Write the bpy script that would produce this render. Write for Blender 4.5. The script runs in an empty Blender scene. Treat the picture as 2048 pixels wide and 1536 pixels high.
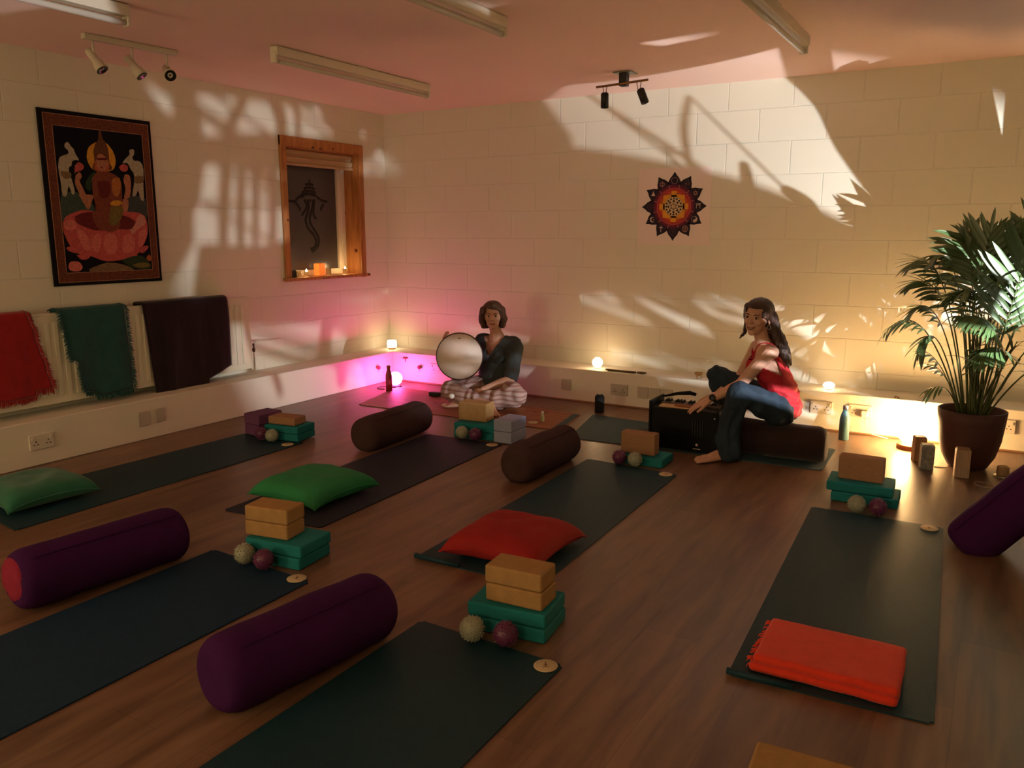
import bpy, bmesh, math, random
from mathutils import Vector, Matrix, noise
random.seed(7)
R = math.radians
V = Vector
scn = bpy.context.scene
COL = scn.collection
PI = math.pi

# ------------------------------------------------------------------ camera
cam_d = bpy.data.cameras.new('camera')
cam = bpy.data.objects.new('camera', cam_d)
COL.objects.link(cam)
cam_d.sensor_width = 36.0
cam_d.lens = 36.0 * 1624.9 / 2048
cam_d.clip_start = 0.05
YAW, PITCH = 0.5377, 0.1846
cam.location = (0, 0, 1.36)
cam.rotation_euler = (PI / 2 - PITCH, 0, YAW)
scn.camera = cam

# ------------------------------------------------------------------ light and exposure
scn.view_settings.view_transform = 'Standard'
scn.view_settings.look = 'None'
scn.view_settings.gamma = 1.0
scn.view_settings.use_curve_mapping = False
scn.view_settings.exposure = 1.2
w = bpy.data.worlds.new('night')
scn.world = w
w.use_nodes = True
w.node_tree.nodes['Background'].inputs[0].default_value = (0.02, 0.025, 0.04, 1)
w.node_tree.nodes['Background'].inputs[1].default_value = 0.3

def lamp(name, kind, loc, power, color, radius, aim=None, angle=150, blend=0.4):
    d = bpy.data.lights.new(name, kind)
    d.energy = power
    d.color = color
    d.shadow_soft_size = radius
    o = bpy.data.objects.new(name, d)
    COL.objects.link(o)
    o.location = loc
    if kind == 'SPOT':
        d.spot_size = R(angle)
        d.spot_blend = blend
        o.rotation_euler = V(aim).to_track_quat('-Z', 'Y').to_euler()
    return o

UP = V((0.75, 3.90, 0.95))      # the small white spotlight on a stand, right of the palm
lamp('spotlight_beam', 'SPOT', UP, 188, (0.96, 0.98, 1.0), 0.005, (-0.78, 0.50, 0.40), 112, 0.12)
lamp('wall_lamp_glow', 'POINT', (-0.7, -2.1, 1.70), 15, (1.0, 0.84, 0.47), 0.12)
lamp('rear_left_fill', 'POINT', (-3.9, -1.9, 0.9), 29, (1.0, 0.80, 0.46), 0.12)  # added fill behind the camera without a lamp body, brightens the left side
lamp('salt_lamp_glow', 'POINT', (-0.385, 5.640, 0.14), 10, (1.0, 0.42, 0.12), 0.09)
lamp('pink_lamp_glow', 'POINT', (-4.560, 5.610, 0.10), 18, (1.0, 0.035, 0.20), 0.05)

# ------------------------------------------------------------------ helpers
def tag(o, label=None, cat=None, group=None, kind=None):
    if label: o['label'] = label
    if cat: o['category'] = cat
    if group: o['group'] = group
    if kind: o['kind'] = kind
    return o

def empty(name, loc, rz=0.0, label=None, cat=None, group=None):
    o = bpy.data.objects.new(name, None)
    COL.objects.link(o)
    o.location = loc
    o.rotation_euler = (0, 0, rz)
    o.empty_display_size = 0.05
    return tag(o, label, cat, group)

def mesh_obj(name, bm, mats, parent=None, smooth=False, world=False):
    """link bm as ONE object; world=True: its coordinates are world ones although it has a parent"""
    me = bpy.data.meshes.new(name)
    bm.normal_update()
    bm.to_mesh(me)
    bm.free()
    if not isinstance(mats, (list, tuple)): mats = [mats]
    for m in mats: me.materials.append(m)
    if smooth:
        for p in me.polygons: p.use_smooth = True
    o = bpy.data.objects.new(name, me)
    COL.objects.link(o)
    if parent is not None:
        o.parent = parent
        if world:
            o.matrix_parent_inverse = (Matrix.Translation(parent.location) @ parent.rotation_euler.to_matrix().to_4x4()).inverted()
    return o

def setloc(o, loc, rz=0.0):
    o.location = loc
    o.rotation_euler = (0, 0, rz)
    return o

def new(): return bmesh.new()

def box(bm, c, s, bev=0.0, rot=None, mi=0, seg=2):
    t = bmesh.new()
    bmesh.ops.create_cube(t, size=1.0)
    for v in t.verts: v.co = V((v.co.x * s[0], v.co.y * s[1], v.co.z * s[2]))
    if bev > 0:
        bmesh.ops.bevel(t, geom=list(t.edges), offset=bev, segments=seg, affect='EDGES', profile=0.5)
    m = Matrix.Translation(V(c)) @ (rot if rot is not None else Matrix.Identity(4))
    t.transform(m)
    join(bm, t, mi)

def join(bm, t, mi=0, smooth=None):
    vm = {}
    for v in t.verts: vm[v] = bm.verts.new(v.co)
    for f in t.faces:
        try:
            nf = bm.faces.new([vm[v] for v in f.verts])
            nf.material_index = mi
            nf.smooth = f.smooth if smooth is None else smooth
        except ValueError: pass
    t.free()

def frame(d):
    d = V(d).normalized()
    a = V((0, 0, 1)) if abs(d.z) < 0.9 else V((1, 0, 0))
    u = d.cross(a).normalized()
    return u, d.cross(u).normalized()

def tube(bm, pts, rad, seg=8, caps=True, mi=0):
    pts = [V(p) for p in pts]
    n = len(pts)
    rs = rad if isinstance(rad, (list, tuple)) else [rad] * n
    rings = []
    u = None
    for i, p in enumerate(pts):
        d = (pts[min(i + 1, n - 1)] - pts[max(i - 1, 0)])
        if u is None: u, _ = frame(d)
        dn = d.normalized()
        u = (u - dn * u.dot(dn)).normalized()
        w_ = dn.cross(u)
        rings.append([bm.verts.new(p + (u * math.cos(2 * PI * k / seg) + w_ * math.sin(2 * PI * k / seg)) * rs[i]) for k in range(seg)])
    for a, b in zip(rings[:-1], rings[1:]):
        for k in range(seg):
            f = bm.faces.new([a[k], a[(k + 1) % seg], b[(k + 1) % seg], b[k]])
            f.smooth = True; f.material_index = mi
    if caps:
        f = bm.faces.new(rings[0][::-1]); f.material_index = mi
        f = bm.faces.new(rings[-1]); f.material_index = mi

def lathe(bm, prof, c=(0, 0, 0), seg=32, mi=0, smooth=True, mat=None):
    """prof: (radius, z) from bottom to top"""
    rings = []
    vs = []
    for r, z in prof:
        if r < 1e-6:
            rings.append([bm.verts.new((c[0], c[1], c[2] + z))])
        else:
            rings.append([bm.verts.new((c[0] + r * math.cos(2 * PI * k / seg), c[1] + r * math.sin(2 * PI * k / seg), c[2] + z)) for k in range(seg)])
        vs += rings[-1]
    for a, b in zip(rings[:-1], rings[1:]):
        for k in range(seg):
            k2 = (k + 1) % seg
            if len(a) == 1 and len(b) == 1: continue
            if len(a) == 1: q = [a[0], b[k2], b[k]]
            elif len(b) == 1: q = [a[k], a[k2], b[0]]
            else: q = [a[k], a[k2], b[k2], b[k]]
            f = bm.faces.new(q); f.smooth = smooth; f.material_index = mi
    if mat is not None:
        for v in vs: v.co = mat @ v.co

def ball(bm, c, r, sub=2, mat=None, mi=0, smooth=True):
    t = bmesh.new()
    bmesh.ops.create_icosphere(t, subdivisions=sub, radius=1.0)
    s = r if isinstance(r, (list, tuple)) else (r, r, r)
    for v in t.verts: v.co = V((v.co.x * s[0], v.co.y * s[1], v.co.z * s[2]))
    if mat is not None: t.transform(mat)
    t.transform(Matrix.Translation(V(c)))
    for f in t.faces: f.smooth = smooth
    join(bm, t, mi)

def slab(bm, pts, z0, z1, mi=0):
    """extrude a polygon given by 2D points to a slab between z0 and z1"""
    a = [bm.verts.new((p[0], p[1], z0)) for p in pts]
    b = [bm.verts.new((p[0], p[1], z1)) for p in pts]
    n = len(pts)
    fs = [bm.faces.new(a[::-1]), bm.faces.new(b)]
    for i in range(n): fs.append(bm.faces.new([a[i], a[(i + 1) % n], b[(i + 1) % n], b[i]]))
    for f in fs: f.material_index = mi

def fill(bm, pts, mi=0):
    f = bm.faces.new([bm.verts.new(p) for p in pts])
    f.material_index = mi
    return f

def copy_tree(o, parent=None):
    c = o.copy()
    COL.objects.link(c)
    if parent is not None:
        c.parent = parent
    for ch in list(o.children): copy_tree(ch, c)
    return c

# ------------------------------------------------------------------ materials
MATS = {}
def mat(name, col, rough=0.7, spec=0.3, metal=0.0, var=0.10, scale=8.0, bump=0.0, bscale=60.0, emit=None, estr=0.0, sheen=0.0, alpha=None, trans=0.0, stretch=None, sss=0.0, detail=3.0):
    """principled material with procedural colour variation and optional bump"""
    if name in MATS: return MATS[name]
    m = bpy.data.materials.new(name)
    m.use_nodes = True
    nt = m.node_tree
    b = nt.nodes['Principled BSDF']
    b.inputs['Roughness'].default_value = rough
    b.inputs['Specular IOR Level'].default_value = spec
    b.inputs['Metallic'].default_value = metal
    if trans: b.inputs['Transmission Weight'].default_value = trans
    if sheen: b.inputs['Sheen Weight'].default_value = sheen
    if sss:
        b.inputs['Subsurface Weight'].default_value = sss
        b.inputs['Subsurface Radius'].default_value = (0.012, 0.005, 0.003)
    tc = nt.nodes.new('ShaderNodeTexCoord')
    mp = nt.nodes.new('ShaderNodeMapping')
    nt.links.new(tc.outputs['Object'], mp.inputs[0])
    if stretch: mp.inputs['Scale'].default_value = stretch
    n = nt.nodes.new('ShaderNodeTexNoise')
    n.inputs['Scale'].default_value = scale
    n.inputs['Detail'].default_value = detail
    nt.links.new(mp.outputs[0], n.inputs['Vector'])
    mx = nt.nodes.new('ShaderNodeMix'); mx.data_type = 'RGBA'
    c = V(col)
    mx.inputs[6].default_value = tuple(max(0, x * (1 - var)) for x in c) + (1,)
    mx.inputs[7].default_value = tuple(min(1, x * (1 + var)) for x in c) + (1,)
    nt.links.new(n.outputs[0], mx.inputs[0])
    nt.links.new(mx.outputs[2], b.inputs['Base Color'])
    if bump > 0:
        n2 = nt.nodes.new('ShaderNodeTexNoise')
        n2.inputs['Scale'].default_value = bscale
        n2.inputs['Detail'].default_value = 2.0
        nt.links.new(mp.outputs[0], n2.inputs['Vector'])
        bp = nt.nodes.new('ShaderNodeBump')
        bp.inputs['Strength'].default_value = bump
        bp.inputs['Distance'].default_value = 0.004
        nt.links.new(n2.outputs[0], bp.inputs['Height'])
        nt.links.new(bp.outputs[0], b.inputs['Normal'])
    if emit is not None:
        b.inputs['Emission Color'].default_value = tuple(emit) + (1,)
        b.inputs['Emission Strength'].default_value = estr
    MATS[name] = m
    return m

def wall_mat(name, col, axis, offx, offz):
    """painted concrete blocks: joints as shallow relief only"""
    m = mat(name, col, 0.62, 0.25, var=0.03, scale=1.5)
    nt = m.node_tree
    b = nt.nodes['Principled BSDF']
    tc = nt.nodes.new('ShaderNodeTexCoord')
    sp = nt.nodes.new('ShaderNodeSeparateXYZ')
    nt.links.new(tc.outputs['Object'], sp.inputs[0])
    ad = nt.nodes.new('ShaderNodeMath'); ad.operation = 'ADD'; ad.inputs[1].default_value = offx
    nt.links.new(sp.outputs[axis], ad.inputs[0])
    az = nt.nodes.new('ShaderNodeMath'); az.operation = 'ADD'; az.inputs[1].default_value = offz
    nt.links.new(sp.outputs[2], az.inputs[0])
    cb = nt.nodes.new('ShaderNodeCombineXYZ')
    nt.links.new(ad.outputs[0], cb.inputs[0]); nt.links.new(az.outputs[0], cb.inputs[1])
    # slightly wavering joints
    nn = nt.nodes.new('ShaderNodeTexNoise'); nn.inputs['Scale'].default_value = 3.0
    nt.links.new(tc.outputs['Object'], nn.inputs['Vector'])
    va = nt.nodes.new('ShaderNodeVectorMath'); va.operation = 'MULTIPLY_ADD'
    va.inputs[1].default_value = (0.008, 0.008, 0)
    nt.links.new(nn.outputs[1], va.inputs[0]); nt.links.new(cb.outputs[0], va.inputs[2])
    br = nt.nodes.new('ShaderNodeTexBrick')
    br.inputs['Scale'].default_value = 1.0
    br.inputs['Brick Width'].default_value = 0.4636
    br.inputs['Row Height'].default_value = 0.2318
    br.inputs['Mortar Size'].default_value = 0.0055
    br.inputs['Mortar Smooth'].default_value = 0.6
    nt.links.new(va.outputs[0], br.inputs['Vector'])
    bp = nt.nodes.new('ShaderNodeBump'); bp.inputs['Strength'].default_value = 0.55; bp.inputs['Distance'].default_value = 0.006
    bp.invert = True
    nt.links.new(br.outputs['Fac'], bp.inputs['Height'])
    n3 = nt.nodes.new('ShaderNodeTexNoise'); n3.inputs['Scale'].default_value = 45.0
    nt.links.new(tc.outputs['Object'], n3.inputs['Vector'])
    b2 = nt.nodes.new('ShaderNodeBump'); b2.inputs['Strength'].default_value = 0.10; b2.inputs['Distance'].default_value = 0.004
    nt.links.new(n3.outputs[0], b2.inputs['Height']); nt.links.new(bp.outputs[0], b2.inputs['Normal'])
    nt.links.new(b2.outputs[0], b.inputs['Normal'])
    return m

def floor_mat():
    m = mat('laminate_floor', (0.24, 0.12, 0.06), 0.36, 0.5, var=0.1)
    nt = m.node_tree
    b = nt.nodes['Principled BSDF']
    tc = nt.nodes.new('ShaderNodeTexCoord')
    mp = nt.nodes.new('ShaderNodeMapping'); mp.inputs['Rotation'].default_value = (0, 0, PI / 2)
    nt.links.new(tc.outputs['Object'], mp.inputs[0])
    br = nt.nodes.new('ShaderNodeTexBrick')
    br.inputs['Scale'].default_value = 1.0
    br.inputs['Brick Width'].default_value = 1.25
    br.inputs['Row Height'].default_value = 0.19
    br.inputs['Mortar Size'].default_value = 0.0015
    br.inputs['Color1'].default_value = (0.9, 0.9, 0.9, 1); br.inputs['Color2'].default_value = (0.55, 0.55, 0.55, 1)
    br.inputs['Mortar'].default_value = (0.35, 0.35, 0.35, 1)
    br.offset = 0.37
    nt.links.new(mp.outputs[0], br.inputs['Vector'])
    gm = nt.nodes.new('ShaderNodeMapping'); gm.inputs['Scale'].default_value = (9.0, 1.1, 1)
    nt.links.new(tc.outputs['Object'], gm.inputs[0])
    gn = nt.nodes.new('ShaderNodeTexNoise'); gn.inputs['Scale'].default_value = 1.6; gn.inputs['Detail'].default_value = 7.0
    gn.inputs['Distortion'].default_value = 0.8
    nt.links.new(gm.outputs[0], gn.inputs['Vector'])
    cr = nt.nodes.new('ShaderNodeValToRGB')
    cr.color_ramp.elements[0].position = 0.25; cr.color_ramp.elements[0].color = (0.115, 0.052, 0.030, 1)
    cr.color_ramp.elements[1].position = 0.78; cr.color_ramp.elements[1].color = (0.32, 0.175, 0.105, 1)
    nt.links.new(gn.outputs[0], cr.inputs[0])
    mu = nt.nodes.new('ShaderNodeMix'); mu.data_type = 'RGBA'; mu.blend_type = 'MULTIPLY'; mu.inputs[0].default_value = 0.55
    nt.links.new(cr.outputs[0], mu.inputs[6]); nt.links.new(br.outputs['Color'], mu.inputs[7])
    nt.links.new(mu.outputs[2], b.inputs['Base Color'])
    rr = nt.nodes.new('ShaderNodeMapRange'); rr.inputs[3].default_value = 0.30; rr.inputs[4].default_value = 0.46
    nt.links.new(gn.outputs[0], rr.inputs[0]); nt.links.new(rr.outputs[0], b.inputs['Roughness'])
    bp = nt.nodes.new('ShaderNodeBump'); bp.inputs['Strength'].default_value = 0.12; bp.inputs['Distance'].default_value = 0.002
    nt.links.new(gn.outputs[0], bp.inputs['Height']); nt.links.new(bp.outputs[0], b.inputs['Normal'])
    return m

def wood_mat(name, c1, c2, stretch, rough=0.5):
    m = mat(name, c1, rough, 0.35)
    nt = m.node_tree
    b = nt.nodes['Principled BSDF']
    tc = nt.nodes.new('ShaderNodeTexCoord')
    gm = nt.nodes.new('ShaderNodeMapping'); gm.inputs['Scale'].default_value = stretch
    nt.links.new(tc.outputs['Object'], gm.inputs[0])
    gn = nt.nodes.new('ShaderNodeTexNoise'); gn.inputs['Scale'].default_value = 6; gn.inputs['Detail'].default_value = 6; gn.inputs['Distortion'].default_value = 1.2
    nt.links.new(gm.outputs[0], gn.inputs['Vector'])
    cr = nt.nodes.new('ShaderNodeValToRGB')
    cr.color_ramp.elements[0].position = 0.3; cr.color_ramp.elements[0].color = tuple(c1) + (1,)
    cr.color_ramp.elements[1].position = 0.7; cr.color_ramp.elements[1].color = tuple(c2) + (1,)
    nt.links.new(gn.outputs[0], cr.inputs[0])
    vo = nt.nodes.new('ShaderNodeTexVoronoi'); vo.inputs['Scale'].default_value = 5.5
    nt.links.new(tc.outputs['Object'], vo.inputs['Vector'])
    lt = nt.nodes.new('ShaderNodeMath'); lt.operation = 'LESS_THAN'; lt.inputs[1].default_value = 0.10
    nt.links.new(vo.outputs['Distance'], lt.inputs[0])
    mk = nt.nodes.new('ShaderNodeMix'); mk.data_type = 'RGBA'
    mk.inputs[7].default_value = (c1[0] * 0.3, c1[1] * 0.25, c1[2] * 0.25, 1)
    nt.links.new(lt.outputs[0], mk.inputs[0]); nt.links.new(cr.outputs[0], mk.inputs[6])
    nt.links.new(mk.outputs[2], b.inputs['Base Color'])
    return m

def glow_mat(name, col, strength):
    m = bpy.data.materials.new(name)
    m.use_nodes = True
    nt = m.node_tree
    b = nt.nodes['Principled BSDF']
    n = nt.nodes.new('ShaderNodeTexNoise'); n.inputs['Scale'].default_value = 9
    mr = nt.nodes.new('ShaderNodeMapRange'); mr.inputs[3].default_value = strength * 0.8; mr.inputs[4].default_value = strength * 1.2
    nt.links.new(n.outputs[0], mr.inputs[0]); nt.links.new(mr.outputs[0], b.inputs['Emission Strength'])
    b.inputs['Emission Color'].default_value = tuple(col) + (1,)
    b.inputs['Base Color'].default_value = tuple(col) + (1,)
    return m

# ------------------------------------------------------------------ room shell
BW, LW, CH = 6.176, -5.08, 2.435        # back wall y, left wall x, ceiling height
BL, LL, LH = 5.87, -4.794, 0.268        # front faces and top of the boxed-in ledges
RW, RE = 2.6, -2.6                      # right wall x, rear wall y
cream = (0.78, 0.75, 0.62)
m_back = wall_mat('cream_painted_blocks_back', cream, 0, 0.207, 0.077)
m_left = wall_mat('cream_painted_blocks_left', cream, 1, 0.05, 0.077)
m_plain = mat('cream_plaster', cream, 0.65, 0.25, var=0.03, scale=2, bump=0.1, bscale=30)
m_ceil = mat('ceiling_paint', (0.92, 0.69, 0.60), 0.8, 0.2, var=0.04, scale=1.5, bump=0.1, bscale=40)  # pink of the lamplight is mixed into the white ceiling's colour
m_ledge = mat('ledge_paint', (0.82, 0.77, 0.64), 0.5, 0.35, var=0.03, scale=2)
m_white = mat('white_enamel', (0.78, 0.75, 0.66), 0.35, 0.4, var=0.03)
m_floor = floor_mat()

def struct(name, bm, m, smooth=False):
    return tag(mesh_obj(name, bm, m, smooth=smooth), kind='structure')

bm = new(); box(bm, ((LW + RW) / 2, (BW + RE) / 2, -0.05), (RW - LW + 0.4, BW - RE + 0.4, 0.10)); struct('floor', bm, m_floor)
bm = new(); box(bm, ((LW + RW) / 2, (BW + RE) / 2, CH + 0.05), (RW - LW + 0.4, BW - RE + 0.4, 0.10)); struct('ceiling', bm, m_ceil)
bm = new(); box(bm, ((LW + RW) / 2, BW + 0.1, CH / 2), (RW - LW + 0.4, 0.2, CH)); struct('wall_back', bm, m_back)
bm = new(); box(bm, (RW + 0.1, (BW + RE) / 2, CH / 2), (0.2, BW - RE, CH)); struct('wall_right', bm, m_plain)
bm = new(); box(bm, ((LW + RW) / 2, RE - 0.1, CH / 2), (RW - LW + 0.4, 0.2, CH)); struct('wall_rear', bm, m_plain)
# left wall with the window opening
WY0, WY1, WZ0, WZ1 = 4.90, 5.80, 0.985, 2.06
bm = new()
T = 0.22
box(bm, (LW - T / 2, (RE + WY0) / 2, CH / 2), (T, WY0 - RE, CH))
box(bm, (LW - T / 2, (WY1 + BW) / 2, CH / 2), (T, BW - WY1, CH))
box(bm, (LW - T / 2, (WY0 + WY1) / 2, WZ0 / 2), (T, WY1 - WY0, WZ0))
box(bm, (LW - T / 2, (WY0 + WY1) / 2, (WZ1 + CH) / 2), (T, WY1 - WY0, CH - WZ1))
struct('wall_left', bm, m_left)
# boxed-in pipe ledges along the feet of both walls
bm = new(); box(bm, ((LL + RW) / 2, (BL + BW) / 2, LH / 2), (RW - LL, BW - BL, LH), 0.006); struct('trim_1', bm, m_ledge)
bm = new(); box(bm, ((LL + LW) / 2, (RE + BW) / 2, LH / 2), (LL - LW, BW - RE, LH), 0.006); struct('trim_2', bm, m_ledge)
m_seal = mat('wood_beading', (0.30, 0.16, 0.08), 0.5, 0.3)
bm = new(); box(bm, ((LL + RW) / 2, BL - 0.006, 0.006), (RW - LL, 0.012, 0.012), 0.003); struct('baseboard_back', bm, m_seal)

# ------------------------------------------------------------------ window
m_pine = wood_mat('varnished_pine', (0.30, 0.105, 0.030), (0.55, 0.25, 0.075), (2.5, 2.5, 0.35), 0.4)
m_upvc = mat('white_window_frame', (0.74, 0.68, 0.55), 0.3, 0.4, var=0.02)
win = empty('window_1', (LW, (WY0 + WY1) / 2, WZ0)); tag(win, kind='structure')
bm = new()                                                   # architrave on the wall face
cw = 0.062
box(bm, (LW + 0.010, WY0 - cw / 2 + 0.014, (WZ0 + WZ1) / 2 + 0.02), (0.022, cw, WZ1 - WZ0 + 0.10), 0.003)
box(bm, (LW + 0.010, WY1 + cw / 2 - 0.014, (WZ0 + WZ1) / 2 + 0.02), (0.022, cw, WZ1 - WZ0 + 0.10), 0.003)
box(bm, (LW + 0.011, (WY0 + WY1) / 2, WZ1 + 0.030), (0.023, WY1 - WY0 + 2 * cw - 0.028, 0.078), 0.003)
mesh_obj('architrave', bm, m_pine, win, world=True)
bm = new()
d = 0.165
box(bm, (LW - d / 2, WY0 + 0.008, (WZ0 + WZ1) / 2), (d, 0.016, WZ1 - WZ0))
box(bm, (LW - d / 2, WY1 - 0.008, (WZ0 + WZ1) / 2), (d, 0.016, WZ1 - WZ0))
box(bm, (LW - d / 2, (WY0 + WY1) / 2, WZ1 - 0.008), (d, WY1 - WY0 - 0.032, 0.016))
mesh_obj('reveal_lining', bm, m_pine, win, world=True)
bm = new(); box(bm, (LW - d / 2 + 0.020, (WY0 + WY1) / 2, WZ0 - 0.012), (d + 0.060, WY1 - WY0 + 0.14, 0.026), 0.005)
mesh_obj('window_sill', bm, m_pine, win, world=True)
bm = new()
fx = LW - 0.185
gy0, gy1, gz0, gz1 = 4.995, 5.690, 1.035, 1.985
box(bm, (fx, (WY0 + gy0) / 2, (WZ0 + WZ1) / 2), (0.05, gy0 - WY0, WZ1 - WZ0), 0.004)
box(bm, (fx, (WY1 + gy1) / 2, (WZ0 + WZ1) / 2), (0.05, WY1 - gy1, WZ1 - WZ0), 0.004)
box(bm, (fx, (gy0 + gy1) / 2, (WZ0 + gz0) / 2), (0.05, gy1 - gy0, gz0 - WZ0), 0.004)
box(bm, (fx, (gy0 + gy1) / 2, (gz1 + WZ1) / 2), (0.05, gy1 - gy0, WZ1 - gz1), 0.004)
box(bm, (fx + 0.026, gy1 + 0.045, (gz0 + gz1) / 2), (0.012, 0.014, gz1 - gz0 + 0.02), 0.003)
mesh_obj('window_frame', bm, m_upvc, win, world=True)
bm = new(); box(bm, (fx + 0.002, gy1 + 0.06, 1.30), (0.075, 0.016, 0.10), 0.005); mesh_obj('window_handle', bm, m_upvc, win, world=True)
m_frost = mat('frosted_glass', (0.060, 0.052, 0.052), 0.28, 0.6, var=0.35, scale=2.2)
bm = new(); box(bm, (fx - 0.004, (gy0 + gy1) / 2, (gz0 + gz1) / 2), (0.008, gy1 - gy0 + 0.01, gz1 - gz0 + 0.01)); gl = mesh_obj('frosted_pane', bm, m_frost, win, world=True)
gl['label'] = 'dark frosted pane with an elephant-head line drawing'
m_etch = mat('dark_etching', (0.012, 0.010, 0.010), 0.5, 0.3)
GAN = [[(5.371,1.813),(5.369,1.778)],[(5.318,1.762),(5.362,1.773),(5.419,1.767)],[(5.297,1.73),(5.36,1.742),(5.436,1.734)],[(5.27,1.698),(5.358,1.713),(5.447,1.701)],[(5.244,1.671),(5.357,1.688),(5.451,1.674)],
[(5.107,1.622),(5.185,1.621),(5.237,1.657),(5.299,1.664)],[(5.173,1.616),(5.214,1.595),(5.248,1.543)],[(5.451,1.669),(5.501,1.64),(5.586,1.629)],[(5.539,1.609),(5.504,1.576),(5.496,1.548)],
[(5.335,1.643),(5.35,1.581),(5.327,1.518),(5.305,1.464),(5.332,1.392),(5.392,1.338),(5.421,1.283),(5.404,1.229),(5.372,1.22)],
[(5.411,1.646),(5.394,1.573),(5.357,1.492),(5.36,1.438),(5.407,1.375),(5.449,1.32),(5.452,1.265),(5.423,1.219),(5.383,1.192),(5.353,1.229)],
[(5.424,1.646),(5.403,1.519),(5.439,1.475)],[(5.297,1.642),(5.325,1.58),(5.257,1.499)],[(5.37,1.644),(5.371,1.622)]]
def smooth_line(p, n=5):
    """Catmull-Rom through the points"""
    if len(p) < 3: return p
    q = [p[0]] + list(p) + [p[-1]]
    out = []
    for i in range(1, len(q) - 2):
        a, b_, c_, d_ = (V(tuple(z) + (0,) * (3 - len(z))) for z in q[i - 1:i + 3])
        for k in range(n):
            t = k / n
            out.append(0.5 * ((2 * b_) + (c_ - a) * t + (2 * a - 5 * b_ + 4 * c_ - d_) * t * t + (3 * b_ - a - 3 * c_ + d_) * t ** 3))
    out.append(V(tuple(q[-1]) + (0,) * (3 - len(q[-1]))))
    return [tuple(v)[:len(p[0])] for v in out]
bm = new()
for s in GAN:
    s = smooth_line(s)
    tube(bm, [(fx + 0.001, y, z) for y, z in s], [0.005] + [0.0135] * (len(s) - 2) + [0.005] if len(s) > 2 else 0.010, 6)
for v in bm.verts: v.co.x = fx + (v.co.x - fx) * 0.12 + 0.0005
mesh_obj('elephant_drawing', bm, m_etch, gl, world=True).parent = gl
bm = new()                                                  # gathered roller blind at the head of the window
m_blind = mat('blind_cloth', (0.50, 0.34, 0.19), 0.8, 0.2, var=0.12, stretch=(1, 1, 30), scale=5)
prof = [(-0.02, 2.035), (-0.005, 2.030), (-0.005, 2.005), (-0.020, 1.995), (-0.020, 1.985), (0.0, 1.975), (0.0, 1.955), (-0.012, 1.935), (0.004, 1.925), (0.004, 1.908), (-0.03, 1.908), (-0.03, 2.035)]
a = [bm.verts.new((LW - 0.05 + x, WY0 + 0.02, z)) for x, z in prof]
b = [bm.verts.new((LW - 0.05 + x, WY1 - 0.02, z)) for x, z in prof]
for i in range(len(prof)): bm.faces.new([a[i], a[(i + 1) % len(prof)], b[(i + 1) % len(prof)], b[i]])
bm.faces.new(a[::-1]); bm.faces.new(b)
blind = mesh_obj('window_blind', bm, m_blind); tag(blind, 'tan cloth blind gathered up at the head of the pine window', 'blind')

# ------------------------------------------------------------------ wall sockets
m_plate = mat('grey_plate', (0.52, 0.47, 0.38), 0.35, 0.4, var=0.03)
m_plate2 = mat('white_plate', (0.74, 0.68, 0.56), 0.35, 0.4, var=0.03)
m_dark = mat('dark_slots', (0.03, 0.025, 0.02), 0.6)
m_red = mat('red_plastic', (0.5, 0.05, 0.03), 0.4)

def socket(side, a0, z0, w_, h_, gangs, label, plate=None, group=None):
    """side 'b' back ledge (a = x) or 'l' left ledge (a = y)"""
    e = empty('wall_socket' if gangs else 'blank_plate', (a0, BL, z0) if side == 'b' else (LL, a0, z0), 0 if side == 'b' else PI / 2, label, 'socket' if gangs else 'plate', group)
    bm = new(); box(bm, (0, -0.006, 0), (w_, 0.012, h_), 0.003)
    mesh_obj('face_plate', bm, plate or m_plate2, e)
    for g in range(gangs):
        cx = (g - (gangs - 1) / 2) * w_ / max(gangs, 1)
        bm = new()
        box(bm, (cx, -0.0125, 0.004), (0.005, 0.002, 0.009)); box(bm, (cx - 0.011, -0.0125, -0.014), (0.009, 0.002, 0.005)); box(bm, (cx + 0.011, -0.0125, -0.014), (0.009, 0.002, 0.005))
        mesh_obj('pin_holes', bm, m_dark, e)
        bm = new(); box(bm, (cx + (0.018 if cx >= 0 else -0.018), -0.014, 0.022), (0.011, 0.007, 0.018), 0.002)
        mesh_obj('switch', bm, plate or m_plate2, e)
    return e

socket('b', -2.978, 0.130, 0.088, 0.088, 0, 'small square blank plate on back ledge nearest the seated drummer', m_plate)
socket('b', -2.508, 0.132, 0.146, 0.088, 2, 'grey double socket on back ledge, right of the square blank plate', m_plate)
e = empty('switch_panel', (-2.21, BL, 0.130), 0, 'row of three grey plates on back ledge behind the harmonium', 'socket')
for k in range(3):
    bm = new(); box(bm, ((k - 1) * 0.098, -0.006, 0), (0.088, 0.012, 0.088), 0.003); mesh_obj('face_plate', bm, m_plate, e)
socket('b', -0.985, 0.160, 0.146, 0.088, 2, 'double socket on back ledge between seated woman and teal bottle')
s3 = socket('b', -0.735, 0.160, 0.146, 0.088, 2, 'double socket on back ledge with white plug, beside the glowing salt lamp')
socket('b', 0.10, 0.160, 0.146, 0.088, 2, 'double socket on back ledge right of the plant pot')
socket('l', 2.585, 0.142, 0.146, 0.088, 2, 'double socket with orange edge low on left ledge, nearest the camera')
socket('l', 3.262, 0.146, 0.086, 0.095, 0, 'left one of two grey blank plates under the brown blanket', m_plate)
socket('l', 3.386, 0.148, 0.078, 0.090, 0, 'right one of two grey blank plates under the brown blanket', m_plate)
socket('b', -4.28, 0.150, 0.146, 0.088, 2, 'double socket on back ledge in the pink glow, left of the drum')
e = empty('plug', (-0.700, BL - 0.012, 0.150), 0, 'white plug pushed into socket beside the salt lamp', 'plug')
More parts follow.
